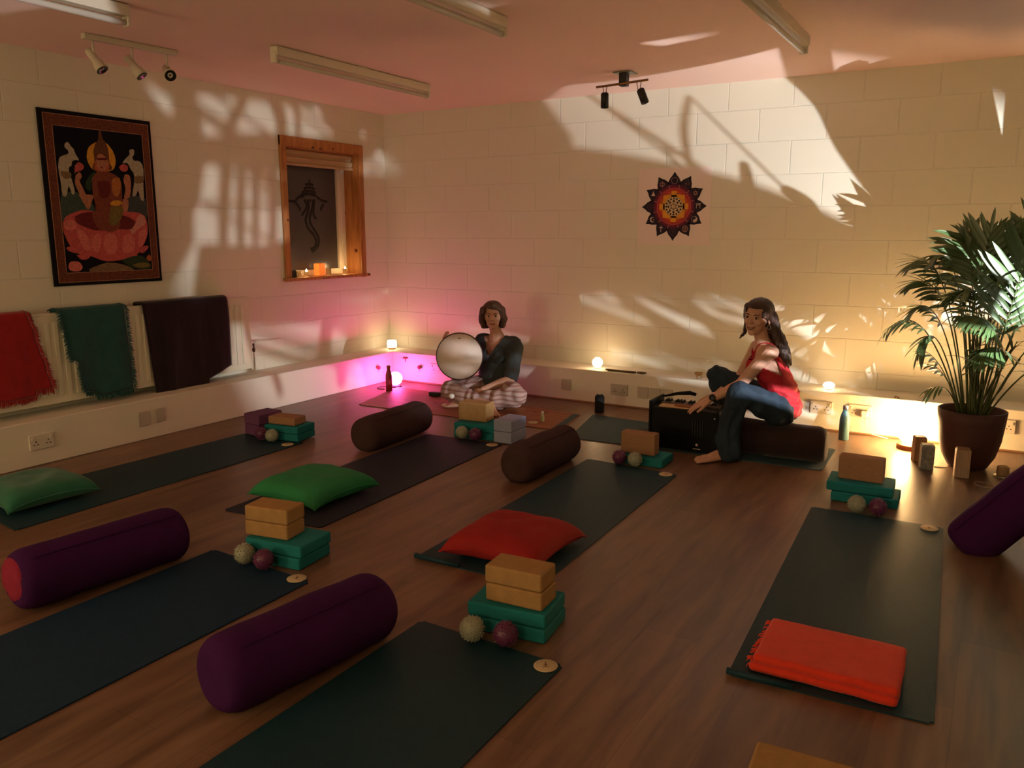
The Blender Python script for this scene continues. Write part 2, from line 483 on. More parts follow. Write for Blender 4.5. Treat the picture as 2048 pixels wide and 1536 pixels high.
bm = new(); box(bm, (0, -0.018, 0), (0.046, 0.034, 0.048), 0.008); mesh_obj('plug_body', bm, m_plate2, e)
bm = new(); tube(bm, [(0, -0.018, -0.024), (0.01, -0.03, -0.09), (0.06, -0.04, -0.13), (0.16, -0.05, -0.144)], 0.0035, 6); mesh_obj('cable', bm, m_plate2, e)

# ------------------------------------------------------------------ radiator
m_rad = mat('radiator_enamel', (0.78, 0.74, 0.58), 0.4, 0.4, var=0.03)
rad = empty('radiator', (LW + 0.06, 3.30, 0.30), 0, 'long cream panel radiator on the left wall holding three blankets', 'radiator')
RY0, RY1, RZ0, RZ1, RX = 1.55, 4.345, 0.315, 0.862, LW + 0.125
bm = new()
N = 0
y = RY0
box(bm, (RX - 0.006, (RY0 + RY1) / 2, (RZ0 + RZ1) / 2), (0.012, RY1 - RY0, RZ1 - RZ0), 0.003)
yy = RY0 + 0.06
while yy < RY1 - 0.05:                                       # pressed vertical ribs
    box(bm, (RX + 0.002, yy, (RZ0 + RZ1) / 2), (0.012, 0.032, RZ1 - RZ0 - 0.09), 0.0055)
    yy += 0.0555
mesh_obj('front_panel', bm, m_rad, rad, world=True)
bm = new(); box(bm, (RX - 0.068, (RY0 + RY1) / 2, (RZ0 + RZ1) / 2), (0.012, RY1 - RY0, RZ1 - RZ0), 0.003); mesh_obj('rear_panel', bm, m_rad, rad, world=True)
bm = new()
box(bm, (RX - 0.037, (RY0 + RY1) / 2, RZ1 + 0.004), (0.078, RY1 - RY0, 0.010), 0.003)
for k in range(48): box(bm, (RX - 0.037, RY0 + 0.03 + k * (RY1 - RY0 - 0.06) / 47, RZ1 + 0.0095), (0.05, 0.008, 0.003))
mesh_obj('top_grille', bm, m_rad, rad, world=True)
bm = new(); box(bm, (RX - 0.037, RY1 + 0.004, (RZ0 + RZ1) / 2), (0.074, 0.010, RZ1 - RZ0 + 0.02), 0.003); mesh_obj('side_panel', bm, m_rad, rad, world=True)
for yb in (1.8, 3.0, 4.1):
    bm = new(); box(bm, (RX - 0.097, yb, 0.6), (0.05, 0.03, 0.30)); mesh_obj('wall_bracket', bm, m_rad, rad, world=True)
m_pipe = mat('painted_pipe', (0.66, 0.60, 0.46), 0.4, 0.4)
v = empty('radiator_valve', (LW + 0.09, 4.40, 0.47), 0, 'small dark radiator valve with thin pipe at the right end of the radiator', 'valve')
bm = new(); ball(bm, (LW + 0.09, 4.40, 0.452), (0.013, 0.013, 0.022), 2); tube(bm, [(LW + 0.09, 4.40, 0.475), (LW + 0.09, 4.40, 0.50)], 0.008, 10)
mesh_obj('valve_head', bm, mat('brown_valve', (0.10, 0.05, 0.03), 0.5), v, world=True)
bm = new(); tube(bm, [(LW + 0.09, 4.40, 0.50), (LW + 0.09, 4.43, 0.52), (LW + 0.07, 4.60, 0.505), (LW + 0.02, 4.75, 0.50)], 0.007, 8)
tube(bm, [(LW + 0.09, 4.40, 0.43), (LW + 0.09, 4.40, LH + 0.001)], 0.005, 8)
mesh_obj('supply_pipe', bm, m_pipe, v, world=True)

# ------------------------------------------------------------------ blankets over the radiator
def blanket(name, y0, y1, hang, back, m, label, left_off, right_off, bottom_off, fringe=True, seed=0, thick=0.012):
    """cloth hung over the radiator: y0..y1, hang = z of the lower hem; offsets are functions of 0..1"""
    nu, nv = 40, 44
    tx = RX - 0.037
    zt = RZ1 + 0.020
    path = []
    nb = 8
    for i in range(nb): path.append((RX - 0.085, zt - back + back * i / nb))
    for i in range(7):
        t = PI * (1 - i / 6)
        path.append((tx + 0.052 * math.cos(t), zt + 0.018 * math.sin(t)))
    L = nv - len(path)
    for i in range(1, L + 1): path.append((RX + 0.020, zt - (zt - hang) * i / L))
    bm = new()
    grid = []
    for j, (px, pz) in enumerate(path):
        t = max(0.0, (zt - pz) / (zt - hang)) if px > tx else 0.0
        row = []
        for i in range(nu + 1):
            u = i / nu
            y = y0 + left_off(t) + (y1 + right_off(t) - y0 - left_off(t)) * u
            z = pz
            if px > tx and t > 0: z = zt - (zt - hang - bottom_off(u)) * t
            n = noise.noise(V((y * 7 + seed, z * 1.2, seed)))
            n2 = noise.noise(V((y * 22 + seed, z * 3, seed + 5)))
            x = px + (0.014 * n + 0.004 * n2 + 0.010) * min(1, t * 3) if px > tx else px
            row.append(bm.verts.new((x, y, z)))
        grid.append(row)
    for a, b in zip(grid[:-1], grid[1:]):
        for i in range(nu):
            f = bm.faces.new([a[i], a[i + 1], b[i + 1], b[i]]); f.smooth = True
    edgeL = [r[0].co.copy() for r in grid]; edgeR = [r[-1].co.copy() for r in grid]; bot = [v.co.copy() for v in grid[-1]]
    ro = empty(name, ((tx), (y0 + y1) / 2, zt), 0, label, 'blanket')
    o = mesh_obj('cloth', bm, m, ro, world=True)
    md = o.modifiers.new('thickness', 'SOLIDIFY'); md.thickness = thick; md.offset = 1
    if fringe:
        rnd = random.Random(seed)
        bm = new()
        def strands(pts, d):
            for a, b in zip(pts[:-1], pts[1:]):
                for k in range(3):
                    p = a.lerp(b, (k + rnd.random()) / 3) + V((0.006, 0, 0))
                    l = 0.016 + 0.016 * rnd.random()
                    q = p + V((0.004 * rnd.random(), d[0] * l + rnd.uniform(-.006, .006), d[1] * l - 0.006))
                    tube(bm, [p, p.lerp(q, 0.5) + V((0.002, 0, 0)), q], [0.0035, 0.003, 0.0015], 4)
        strands(edgeL[9:], (-1, -0.2)); strands(edgeR[9:], (1, -0.2)); strands(bot, (0, -1))
        f = mesh_obj('fringe', bm, m, ro, world=True); f['kind'] = 'stuff'
    return ro

m_bred = mat('red_wool', (0.34, 0.012, 0.014), 0.9, 0.1, var=0.2, scale=20, bump=0.6, bscale=120, sheen=0.3)
m_bgrn = mat('green_wool', (0.022, 0.090, 0.085), 0.9, 0.1, var=0.25, scale=14, bump=0.6, bscale=120, sheen=0.2)
m_bbrn = mat('dark_brown_fleece', (0.020, 0.009, 0.013), 0.9, 0.1, var=0.3, scale=10, bump=0.5, bscale=100, sheen=0.25)
def noisy(a, s, k=6.0): return lambda t: a * noise.noise(V((t * k, s, 0)))
blanket('blanket', 2.16, 2.66, 0.385, 0.16, m_bred, 'bright red fringed blanket at left edge, hung over the radiator',
        lambda t: 0.05 * t, lambda t: 0.10 * t + 0.012 * noise.noise(V((t * 7, 2, 0))), lambda u: (0.035 if u > 0.82 else 0.0) + 0.012 * noise.noise(V((u * 8, 1, 0))), True, 3)
blanket('blanket', 2.885, 3.285, 0.325, 0.20, m_bgrn, 'dark green fringed blanket hung over the middle of the radiator',
        lambda t: -0.03 * (1 - t) + 0.03 * t + (0.045 if t > 0.62 else 0.0), lambda t: 0.02 * t, lambda u: 0.04 * (1 - u) * (0 if u > 0.2 else 1) + 0.008 * noise.noise(V((u * 9, 4, 0))), True, 11)
b3 = blanket('blanket', 3.425, 4.13, 0.215, 0.18, m_bbrn, 'large dark brown blanket hung at the right end of the radiator',
        lambda t: 0.06 * t, lambda t: -0.01 * t, lambda u: (0.16 - 0.08 * (1 - u) / 0.35 if u > 0.66 else -0.05 + 0.0 * u), False, 17)

# ------------------------------------------------------------------ tapestry on the left wall
PAL = {'gold': (0.62, 0.30, 0.03), 'ivory': (0.40, 0.36, 0.26), 'tan': (0.20, 0.13, 0.06), 'brown': (0.13, 0.045, 0.02), 'orange': (0.38, 0.10, 0.03),
       'dgreen': (0.02, 0.045, 0.015), 'green': (0.045, 0.075, 0.055), 'teal': (0.05, 0.06, 0.06), 'rust': (0.20, 0.05, 0.025), 'amber': (0.42, 0.15, 0.03), 'maroon': (0.13, 0.012, 0.014),
       'skin': (0.42, 0.17, 0.09), 'pink': (0.50, 0.09, 0.08), 'rose': (0.60, 0.16, 0.13), 'lpink': (0.58, 0.24, 0.19), 'olive': (0.17, 0.13, 0.03)}
ART = [
('green',[(0.095,0.565),(0.18,0.586),(0.24,0.554),(0.3,0.506),(0.291,0.413),(0.077,0.39)]),
('teal',[(0.548,0.574),(0.68,0.561),(0.671,0.414),(0.533,0.417)]),
('gold',[(0.324,0.728),(0.305,0.744),(0.288,0.781),(0.287,0.819),(0.303,0.862),(0.333,0.888),(0.367,0.904),(0.405,0.909),(0.437,0.895),(0.467,0.859),(0.482,0.817),(0.481,0.778),(0.457,0.735),(0.377,0.715)]),
('ivory',[(0.093,0.73),(0.104,0.78),(0.123,0.798),(0.164,0.814),(0.166,0.834),(0.146,0.853),(0.153,0.878),(0.171,0.884),(0.191,0.857),(0.203,0.846),(0.213,0.817),(0.232,0.781),(0.209,0.78),(0.186,0.77),(0.179,0.744),(0.162,0.731),(0.161,0.693),(0.174,0.652),(0.184,0.581),(0.165,0.568),(0.148,0.618),(0.129,0.558),(0.103,0.562),(0.1,0.64),(0.095,0.689)]),
('tan',[(0.105,0.706),(0.166,0.702),(0.169,0.673),(0.135,0.659),(0.107,0.682)]),
('ivory',[(0.588,0.869),(0.607,0.879),(0.624,0.874),(0.621,0.845),(0.607,0.826),(0.62,0.805),(0.651,0.805),(0.675,0.787),(0.683,0.738),(0.674,0.669),(0.668,0.551),(0.643,0.555),(0.63,0.609),(0.609,0.576),(0.584,0.58),(0.607,0.666),(0.607,0.72),(0.589,0.745),(0.568,0.784),(0.538,0.782),(0.534,0.79),(0.567,0.823),(0.588,0.843)]),
('tan',[(0.61,0.702),(0.677,0.706),(0.674,0.669),(0.626,0.656),(0.605,0.67)]),
('brown',[(0.381,0.971),(0.398,0.973),(0.403,0.931),(0.424,0.903),(0.438,0.857),(0.439,0.788),(0.448,0.736),(0.322,0.728),(0.335,0.789),(0.333,0.84),(0.352,0.892),(0.374,0.919)]),
('orange',[(0.332,0.78),(0.351,0.79),(0.422,0.791),(0.44,0.775),(0.415,0.717),(0.34,0.721)]),
('dgreen',[(0.257,0.627),(0.274,0.666),(0.321,0.715),(0.333,0.695),(0.305,0.651),(0.29,0.594),(0.264,0.606)]),
('rust',[(0.307,0.672),(0.349,0.717),(0.429,0.718),(0.485,0.695),(0.51,0.648),(0.502,0.512),(0.485,0.438),(0.407,0.393),(0.318,0.409),(0.314,0.507),(0.303,0.586)]),
('amber',[(0.444,0.675),(0.499,0.687),(0.502,0.616),(0.472,0.562),(0.441,0.592)]),
('maroon',[(0.342,0.652),(0.4,0.664),(0.431,0.64),(0.409,0.56),(0.352,0.558)]),
('skin',[(0.36,0.825),(0.384,0.831),(0.41,0.816),(0.427,0.787),(0.415,0.747),(0.397,0.724),(0.373,0.721),(0.353,0.739),(0.347,0.773)]),
('maroon',[(0.355,0.803),(0.419,0.808),(0.415,0.792),(0.387,0.793),(0.384,0.784),(0.38,0.792),(0.356,0.788)]),
('maroon',[(0.368,0.746),(0.392,0.748),(0.379,0.741)]),
('skin',[(0.2,0.687),(0.228,0.706),(0.24,0.681),(0.223,0.651),(0.241,0.609),(0.259,0.563),(0.281,0.551),(0.273,0.512),(0.236,0.515),(0.207,0.587),(0.19,0.636)]),
('skin',[(0.541,0.711),(0.575,0.704),(0.579,0.638),(0.562,0.565),(0.521,0.555),(0.537,0.618),(0.527,0.671)]),
('skin',[(0.205,0.566),(0.301,0.569),(0.293,0.53),(0.27,0.482),(0.251,0.484),(0.233,0.528)]),
('skin',[(0.511,0.55),(0.55,0.543),(0.538,0.475),(0.512,0.461),(0.5,0.497)]),
('pink',[(0.201,0.746),(0.23,0.769),(0.26,0.745),(0.243,0.719),(0.201,0.704),(0.192,0.695)]),
('pink',[(0.503,0.757),(0.532,0.777),(0.566,0.766),(0.558,0.734),(0.518,0.732)]),
('pink',[(0.085,0.386),(0.101,0.42),(0.13,0.441),(0.195,0.466),(0.25,0.473),(0.342,0.462),(0.488,0.465),(0.588,0.467),(0.658,0.446),(0.679,0.391),(0.673,0.317),(0.64,0.253),(0.593,0.193),(0.498,0.159),(0.359,0.145),(0.258,0.179),(0.176,0.194),(0.119,0.25),(0.088,0.327)]),
('maroon',[(0.169,0.433),(0.23,0.456),(0.319,0.462),(0.398,0.446),(0.476,0.447),(0.549,0.43),(0.601,0.39),(0.557,0.354),(0.428,0.353),(0.307,0.344),(0.23,0.366),(0.174,0.395)]),
('rust',[(0.286,0.465),(0.372,0.472),(0.446,0.442),(0.479,0.376),(0.416,0.335),(0.331,0.353),(0.29,0.405)]),
('gold',[(0.42,0.525),(0.451,0.54),(0.494,0.537),(0.503,0.519),(0.462,0.505),(0.423,0.508)]),
('olive',[(0.418,0.499),(0.505,0.497),(0.489,0.43),(0.445,0.38),(0.398,0.397)]),
('rose',[(0.166,0.361),(0.21,0.344),(0.246,0.292),(0.253,0.222),(0.212,0.227),(0.185,0.275)]),
('rose',[(0.095,0.394),(0.127,0.412),(0.17,0.395),(0.171,0.361),(0.129,0.344),(0.095,0.361)]),
('lpink',[(0.541,0.345),(0.58,0.381),(0.617,0.445),(0.658,0.441),(0.664,0.391),(0.63,0.368),(0.592,0.345),(0.564,0.317)]),
('rose',[(0.366,0.313),(0.406,0.327),(0.442,0.3),(0.44,0.228),(0.402,0.188),(0.36,0.203),(0.346,0.256)]),
('rose',[(0.486,0.299),(0.534,0.326),(0.571,0.29),(0.565,0.226),(0.522,0.195),(0.478,0.209)]),
('rose',[(0.264,0.292),(0.319,0.327),(0.327,0.265),(0.298,0.204),(0.263,0.231)]),
('rose',[(0.606,0.326),(0.657,0.372),(0.668,0.326),(0.641,0.262),(0.597,0.235)]),
('pink',[(0.091,0.238),(0.119,0.244),(0.152,0.224),(0.168,0.202),(0.133,0.207),(0.103,0.221)]),
('pink',[(0.594,0.207),(0.639,0.239),(0.671,0.241),(0.664,0.22),(0.624,0.193)]),
('pink',[(0.153,0.19),(0.204,0.193),(0.244,0.179),(0.219,0.162),(0.182,0.163)]),
('pink',[(0.519,0.172),(0.562,0.189),(0.591,0.17),(0.564,0.155)]),
('rose',[(0.093,0.123),(0.109,0.148),(0.136,0.151),(0.167,0.146),(0.187,0.115),(0.166,0.09),(0.121,0.09),(0.099,0.101)]),
('tan',[(0.231,0.1),(0.358,0.136),(0.479,0.118),(0.547,0.084),(0.5,0.072),(0.257,0.077)]),
('dgreen',[(0.457,0.151),(0.592,0.179),(0.662,0.14),(0.672,0.084),(0.553,0.093),(0.495,0.123)]),
('olive',[(0.54,0.116),(0.608,0.13),(0.67,0.117),(0.658,0.098),(0.584,0.096)]),
('orange',[(0.647,0.16),(0.671,0.182),(0.685,0.168),(0.683,0.14),(0.662,0.14)]),
]
tp = empty('wall_tapestry', (LW, 2.92, 1.027), 0, 'embroidered hanging with crowned figure on a pink lotus, on the left wall', 'tapestry')
m_hem = mat('black_hem', (0.012, 0.010, 0.012), 0.9, 0.1, var=0.3, bump=0.5)
m_bord = mat('brocade_border', (0.15, 0.045, 0.025), 0.8, 0.2, var=0.75, scale=70, bump=0.4, bscale=150, detail=5)
m_tblk = mat('black_cloth', (0.008, 0.008, 0.012), 0.9, 0.1, var=0.3)
m_gline = mat('gold_thread', (0.42, 0.20, 0.10), 0.5, 0.4)
bm = new()
box(bm, (0.008, 0.382, 0.536), (0.014, 0.768, 1.076), 0.004)
mesh_obj('hem', bm, m_hem, tp)
bm = new(); box(bm, (0.0165, 0.384, 0.534), (0.003, 0.716, 1.030)); mesh_obj('brocade_border', bm, m_bord, tp)
bm = new()
for (a, b, c, d_) in ((0.026, 0.742, 0.019, 0.022), (0.026, 0.742, 1.046, 1.049), (0.026, 0.029, 0.019, 1.049), (0.739, 0.742, 0.019, 1.049),
                     (0.079, 0.693, 0.078, 0.081), (0.079, 0.693, 0.978, 0.981), (0.079, 0.082, 0.078, 0.981), (0.690, 0.693, 0.078, 0.981)):
    box(bm, (0.0185, (a + b) / 2, (c + d_) / 2), (0.002, b - a, d_ - c))
mesh_obj('gold_piping', bm, m_gline, tp)
bm = new(); box(bm, (0.0180, 0.386, 0.530), (0.0015, 0.608, 0.897)); mesh_obj('picture_ground', bm, m_tblk, tp)
names = sorted(PAL)
bm = new()
for i, (cn, pts) in enumerate(ART):
    q = smooth_line(pts + [pts[0]], 3)[:-1]
    q = [(min(max(y, 0.083), 0.690), min(max(z, 0.082), 0.976)) for y, z in q]
    x = 0.0190 + i * 0.00007
    t = bmesh.new()
    f = t.faces.new([t.verts.new((x, y, z)) for y, z in q])
    t.normal_update()
    if f.normal.x < 0: f.normal_flip()
    bmesh.ops.triangulate(t, faces=t.faces[:])
    join(bm, t, names.index(cn))
mesh_obj('embroidered_picture', bm, [mat('thread_' + n, PAL[n], 0.75, 0.25, var=0.5, scale=60, bump=0.3, bscale=200, detail=4) for n in names], tp)

# ------------------------------------------------------------------ mandala poster on the back wall
PX, PZ, PS = -2.222, 1.556, 0.585
po = empty('mandala_poster', (PX, BW, PZ), 0, 'square white poster with dark twelve-petalled mandala, on the back wall', 'poster')
m_paper = mat('white_paper', (0.86, 0.74, 0.68), 0.7, 0.2, var=0.02)
bm = new(); box(bm, (0, -0.002, 0), (PS, 0.003, PS)); mesh_obj('paper', bm, m_paper, po)
def radial_mat():
    m = mat('mandala_print', (0.02, 0.01, 0.02), 0.6, 0.3)
    nt = m.node_tree; b = nt.nodes['Principled BSDF']
    tc = nt.nodes.new('ShaderNodeTexCoord'); ln = nt.nodes.new('ShaderNodeVectorMath'); ln.operation = 'LENGTH'
    ms = nt.nodes.new('ShaderNodeVectorMath'); ms.operation = 'MULTIPLY'; ms.inputs[1].default_value = (1, 0, 1)
    nt.links.new(tc.outputs['Object'], ms.inputs[0]); nt.links.new(ms.outputs[0], ln.inputs[0])
    nn = nt.nodes.new('ShaderNodeTexNoise'); nn.inputs['Scale'].default_value = 60
    nt.links.new(tc.outputs['Object'], nn.inputs['Vector'])
    ad = nt.nodes.new('ShaderNodeMath'); ad.operation = 'MULTIPLY_ADD'; ad.inputs[1].default_value = 0.006
    nt.links.new(nn.outputs[0], ad.inputs[0]); nt.links.new(ln.outputs['Value'], ad.inputs[2])
    sc = nt.nodes.new('ShaderNodeMath'); sc.operation = 'MULTIPLY'; sc.inputs[1].default_value = 1 / 0.25
    nt.links.new(ad.outputs[0], sc.inputs[0])
    cr = nt.nodes.new('ShaderNodeValToRGB'); e_ = cr.color_ramp.elements
    e_[0].position = 0.0; e_[0].color = (0.80, 0.34, 0.02, 1); e_[1].position = 1.0; e_[1].color = (0.006, 0.004, 0.012, 1)
    for p, c in ((0.36, (0.80, 0.30, 0.02, 1)), (0.44, (0.60, 0.09, 0.012, 1)), (0.52, (0.42, 0.012, 0.015, 1)), (0.60, (0.16, 0.004, 0.03, 1)), (0.70, (0.02, 0.004, 0.02, 1))):
        k = e_.new(p); k.color = c
    nt.links.new(sc.outputs[0], cr.inputs[0]); nt.links.new(cr.outputs[0], b.inputs['Base Color'])
    return m
m_print = radial_mat()
m_ink = mat('dark_ink', (0.012, 0.008, 0.018), 0.6)
m_creamp = mat('cream_print', (0.70, 0.50, 0.25), 0.6, var=0.04)
m_pale = mat('pale_line_print', (0.60, 0.30, 0.22), 0.6, var=0.05)
m_violet = mat('violet_print', (0.05, 0.025, 0.08), 0.6)
m_ylw = mat('amber_print', (0.75, 0.33, 0.02), 0.6, var=0.12, scale=30)
def flat(bm, pts, y, mi=0):
    t = bmesh.new()
    f = t.faces.new([t.verts.new((p[0], y, p[1])) for p in pts]); t.normal_update()
    if f.normal.y > 0: f.normal_flip()
    if len(pts) > 4: bmesh.ops.triangulate(t, faces=t.faces[:])
    join(bm, t, mi)
def disc_pts(cx, cz, r, n=48, a0=0.0): return [(cx + r * math.cos(a0 + 2 * PI * k / n), cz + r * math.sin(a0 + 2 * PI * k / n)) for k in range(n)]
def ring(bm, cx, cz, r0, r1, y, mi=0, n=48, a0=0, a1=2 * PI):
    for k in range(n):
        t0, t1 = a0 + (a1 - a0) * k / n, a0 + (a1 - a0) * (k + 1) / n
        flat(bm, [(cx + r0 * math.cos(t0), cz + r0 * math.sin(t0)), (cx + r1 * math.cos(t0), cz + r1 * math.sin(t0)), (cx + r1 * math.cos(t1), cz + r1 * math.sin(t1)), (cx + r0 * math.cos(t1), cz + r0 * math.sin(t1))], y, mi)
def line(bm, pts, w_, y, mi=0):
    for a, b in zip(pts[:-1], pts[1:]):
        a, b = V(a), V(b); d_ = (b - a)
        if d_.length < 1e-6: continue
        d_.normalize(); n_ = V((-d_.y, d_.x)) * w_ / 2
        flat(bm, [a - d_ * w_ * .3 + n_, b + d_ * w_ * .3 + n_, b + d_ * w_ * .3 - n_, a - d_ * w_ * .3 - n_], y, mi)
bm = new()
for k in range(12):
    a = PI / 2 + k * PI / 6
    c, s = math.cos(a), math.sin(a)
    sh = [(0.10, 0.042), (0.15, 0.052), (0.185, 0.050), (0.215, 0.036), (0.235, 0.018), (0.262, 0.0)]
    pts = [(r, w_) for r, w_ in sh] + [(r, -w_) for r, w_ in sh[-2::-1]]
    flat(bm, [(r * c - w_ * s, r * s + w_ * c) for r, w_ in pts], -0.0040)
flat(bm, disc_pts(0, 0, 0.172, 64), -0.0044)
mesh_obj('petal_print', bm, m_print, po)
bm = new()
ring(bm, 0, 0, 0.1335, 0.1355, -0.0047, 0)
for k in range(12):
    a = PI / 2 + k * PI / 6
    ring(bm, 0.172 * math.cos(a), 0.172 * math.sin(a), 0.046, 0.0472, -0.0046, 0, 16, a + 1.75, a + 2.5)
    ring(bm, 0.172 * math.cos(a), 0.172 * math.sin(a), 0.046, 0.0472, -0.0046, 0, 16, a - 2.5, a - 1.75)
mesh_obj('outline_rings', bm, m_pale, po)
bm = new()
g = 0.086
flat(bm, [(-g, -g), (g, -g), (g, g), (-g, g)], -0.0048)
for (x, z) in ((0, 0.096), (0, -0.096), (0.096, 0), (-0.096, 0)): flat(bm, [(x - 0.022, z - 0.022), (x + 0.022, z - 0.022), (x + 0.022, z + 0.022), (x - 0.022, z + 0.022)], -0.0048)
mesh_obj('gate_square', bm, m_ylw, po)
for sx in (1, -1):
    for sz in (1, -1):
        bm = new(); line(bm, [(sx * 0.022, sz * 0.086), (sx * 0.022, sz * 0.096), (sx * 0.096, sz * 0.096), (sx * 0.096, sz * 0.022), (sx * 0.086, sz * 0.022)], 0.0028, -0.0050)
        mesh_obj('gate_line', bm, m_violet, po)
bm = new()
flat(bm, disc_pts(0, 0, 0.0745), -0.0052, 1)
flat(bm, disc_pts(0, 0, 0.0725), -0.0053, 0)
for k in range(16):
    a = 2 * PI * k / 16
    p = lambda r, o_: (r * math.cos(a + o_), r * math.sin(a + o_))
    flat(bm, [p(0.056, -0.16), p(0.057, 0.16), p(0.064, 0.10), p(0.0705, 0), p(0.064, -0.10)], -0.0054, 1)
ring(bm, 0, 0, 0.0545, 0.056, -0.0054, 1)
for k in range(8):
    a = 2 * PI * k / 8 + PI / 8 * 0 + PI / 2
    p = lambda r, o_: (r * math.cos(a + o_), r * math.sin(a + o_))
    flat(bm, [p(0.037, -0.27), p(0.038, 0.27), p(0.045, 0.2), p(0.053, 0), p(0.045, -0.2)], -0.0055, 1)
ring(bm, 0, 0, 0.0365, 0.0378, -0.0055, 1)
for r_, up in ((0.034, 1), (0.034, -1)):
    tri = [(r_ * math.cos(PI / 2 * up + 2 * PI * j / 3), r_ * math.sin(PI / 2 * up + 2 * PI * j / 3)) for j in range(4)]
    line(bm, tri, 0.003, -0.0056, 2)
for k in range(6):
    a = PI / 6 + k * PI / 3; flat(bm, disc_pts(0.020 * math.cos(a), 0.020 * math.sin(a), 0.006, 3, a), -0.0056, 2)
flat(bm, disc_pts(0, 0, 0.007, 16), -0.0057, 1); flat(bm, disc_pts(0, 0, 0.0045, 16), -0.0058, 0)
mesh_obj('centre_medallion', bm, [m_creamp, m_ink, m_violet], po)
m_emb = [m_pale, mat('light_emblem_print', (0.62, 0.45, 0.38), 0.6), mat('dim_emblem_print', (0.20, 0.06, 0.05), 0.6)]                      # the twelve small emblems
def done(b_): mesh_obj('emblem', b_, m_emb, po)
def P(k, dx=0.0, dz=0.0): a = PI / 2 - k * PI / 6; return (0.196 * math.cos(a) + dx, 0.196 * math.sin(a) + dz)
Y = -0.0052
bm = new(); c = P(0); ring(bm, c[0], c[1], 0.0235, 0.0255, Y)
done(bm); bm = new(); c = P(1)                                                    # om
line(bm, smooth_line([(c[0] - 0.018, c[1] + 0.012), (c[0] - 0.009, c[1] + 0.017), (c[0] - 0.003, c[1] + 0.009), (c[0] - 0.012, c[1] + 0.002), (c[0] - 0.001, c[1] - 0.005), (c[0] - 0.007, c[1] - 0.017), (c[0] - 0.019, c[1] - 0.012)]), 0.0035, Y)
line(bm, smooth_line([(c[0] - 0.006, c[1] + 0.001), (c[0] + 0.006, c[1]), (c[0] + 0.016, c[1] + 0.008), (c[0] + 0.020, c[1] - 0.003), (c[0] + 0.010, c[1] - 0.010), (c[0] + 0.008, c[1] - 0.001)]), 0.003, Y)
line(bm, smooth_line([(c[0] - 0.002, c[1] + 0.022), (c[0] + 0.006, c[1] + 0.018), (c[0] + 0.014, c[1] + 0.024)]), 0.0025, Y)
done(bm); bm = new(); c = P(2)                                                    # six-pointed star
for up in (1, -1): line(bm, [(c[0] + 0.018 * math.cos(PI / 2 * up + 2 * PI * j / 3), c[1] + 0.018 * math.sin(PI / 2 * up + 2 * PI * j / 3)) for j in range(4)], 0.0022, Y)
done(bm); bm = new(); c = P(3)                                                    # gate
line(bm, [(c[0] - 0.019, c[1] + 0.017), (c[0] + 0.019, c[1] + 0.019)], 0.004, Y, 1); line(bm, [(c[0] - 0.014, c[1] + 0.008), (c[0] + 0.015, c[1] + 0.009)], 0.0028, Y, 1)
line(bm, [(c[0] - 0.012, c[1] + 0.016), (c[0] - 0.015, c[1] - 0.016)], 0.0035, Y, 1); line(bm, [(c[0] + 0.011, c[1] + 0.016), (c[0] + 0.014, c[1] - 0.016)], 0.0035, Y, 1)
done(bm); bm = new(); c = P(4)                                                    # yin and yang
ring(bm, c[0], c[1], 0.022, 0.0238, Y, 1)
yy_ = [(c[0] + 0.021 * math.cos(t), c[1] + 0.021 * math.sin(t)) for t in [PI / 2 - PI * j / 16 for j in range(17)]]
yy_ += [(c[0] - 0.0105 * math.cos(t) * -1 * -1, c[1] - 0.0105 + 0.0105 * math.sin(t)) for t in [-PI / 2 + PI * j / 8 for j in range(1, 9)]]
yy_ += [(c[0] + 0.0105 * math.cos(t), c[1] + 0.0105 - 0.0105 * math.sin(t)) for t in [PI / 2 - PI * j / 8 for j in range(1, 8)]]
flat(bm, yy_, Y, 1)
done(bm); bm = new(); c = P(5)                                                    # wheel
ring(bm, c[0], c[1], 0.0205, 0.0235, Y); ring(bm, c[0], c[1], 0.006, 0.008, Y)
for j in range(8): line(bm, [(c[0] + 0.007 * math.cos(j * PI / 4), c[1] + 0.007 * math.sin(j * PI / 4)), (c[0] + 0.021 * math.cos(j * PI / 4), c[1] + 0.021 * math.sin(j * PI / 4))], 0.002, Y)
done(bm); bm = new(); c = P(6); ring(bm, c[0], c[1], 0.0230, 0.0242, Y, 2); line(bm, [(c[0] - 0.006, c[1] + 0.008), (c[0], c[1] - 0.004), (c[0] + 0.006, c[1] + 0.008)], 0.002, Y, 2)
done(bm); bm = new(); c = P(7); line(bm, [(c[0], c[1] + 0.024), (c[0], c[1] - 0.024)], 0.0045, Y, 1); line(bm, [(c[0] - 0.014, c[1] + 0.009), (c[0] + 0.014, c[1] + 0.009)], 0.0045, Y, 1)
done(bm); bm = new(); c = P(8)                                                    # crescent
cres = [(c[0] + 0.021 * math.cos(t), c[1] + 0.021 * math.sin(t)) for t in [PI * 0.28 + (2 * PI - PI * 0.56) * j / 20 for j in range(21)]]
cres += [(c[0] + 0.0065 + 0.0165 * math.cos(t), c[1] + 0.0165 * math.sin(t)) for t in [2 * PI - PI * 0.34 - (2 * PI - PI * 0.68) * j / 20 for j in range(21)]]
flat(bm, cres, Y, 1); flat(bm, disc_pts(c[0] + 0.011, c[1], 0.005, 5), Y)
done(bm); bm = new(); c = P(9); ring(bm, c[0], c[1], 0.019, 0.021, Y, 2); line(bm, smooth_line([(c[0] - 0.008, c[1] + 0.010), (c[0] + 0.004, c[1] + 0.004), (c[0] - 0.003, c[1] - 0.004), (c[0] + 0.008, c[1] - 0.010)]), 0.0025, Y, 2)
done(bm); bm = new(); c = P(10)                                                   # stupa
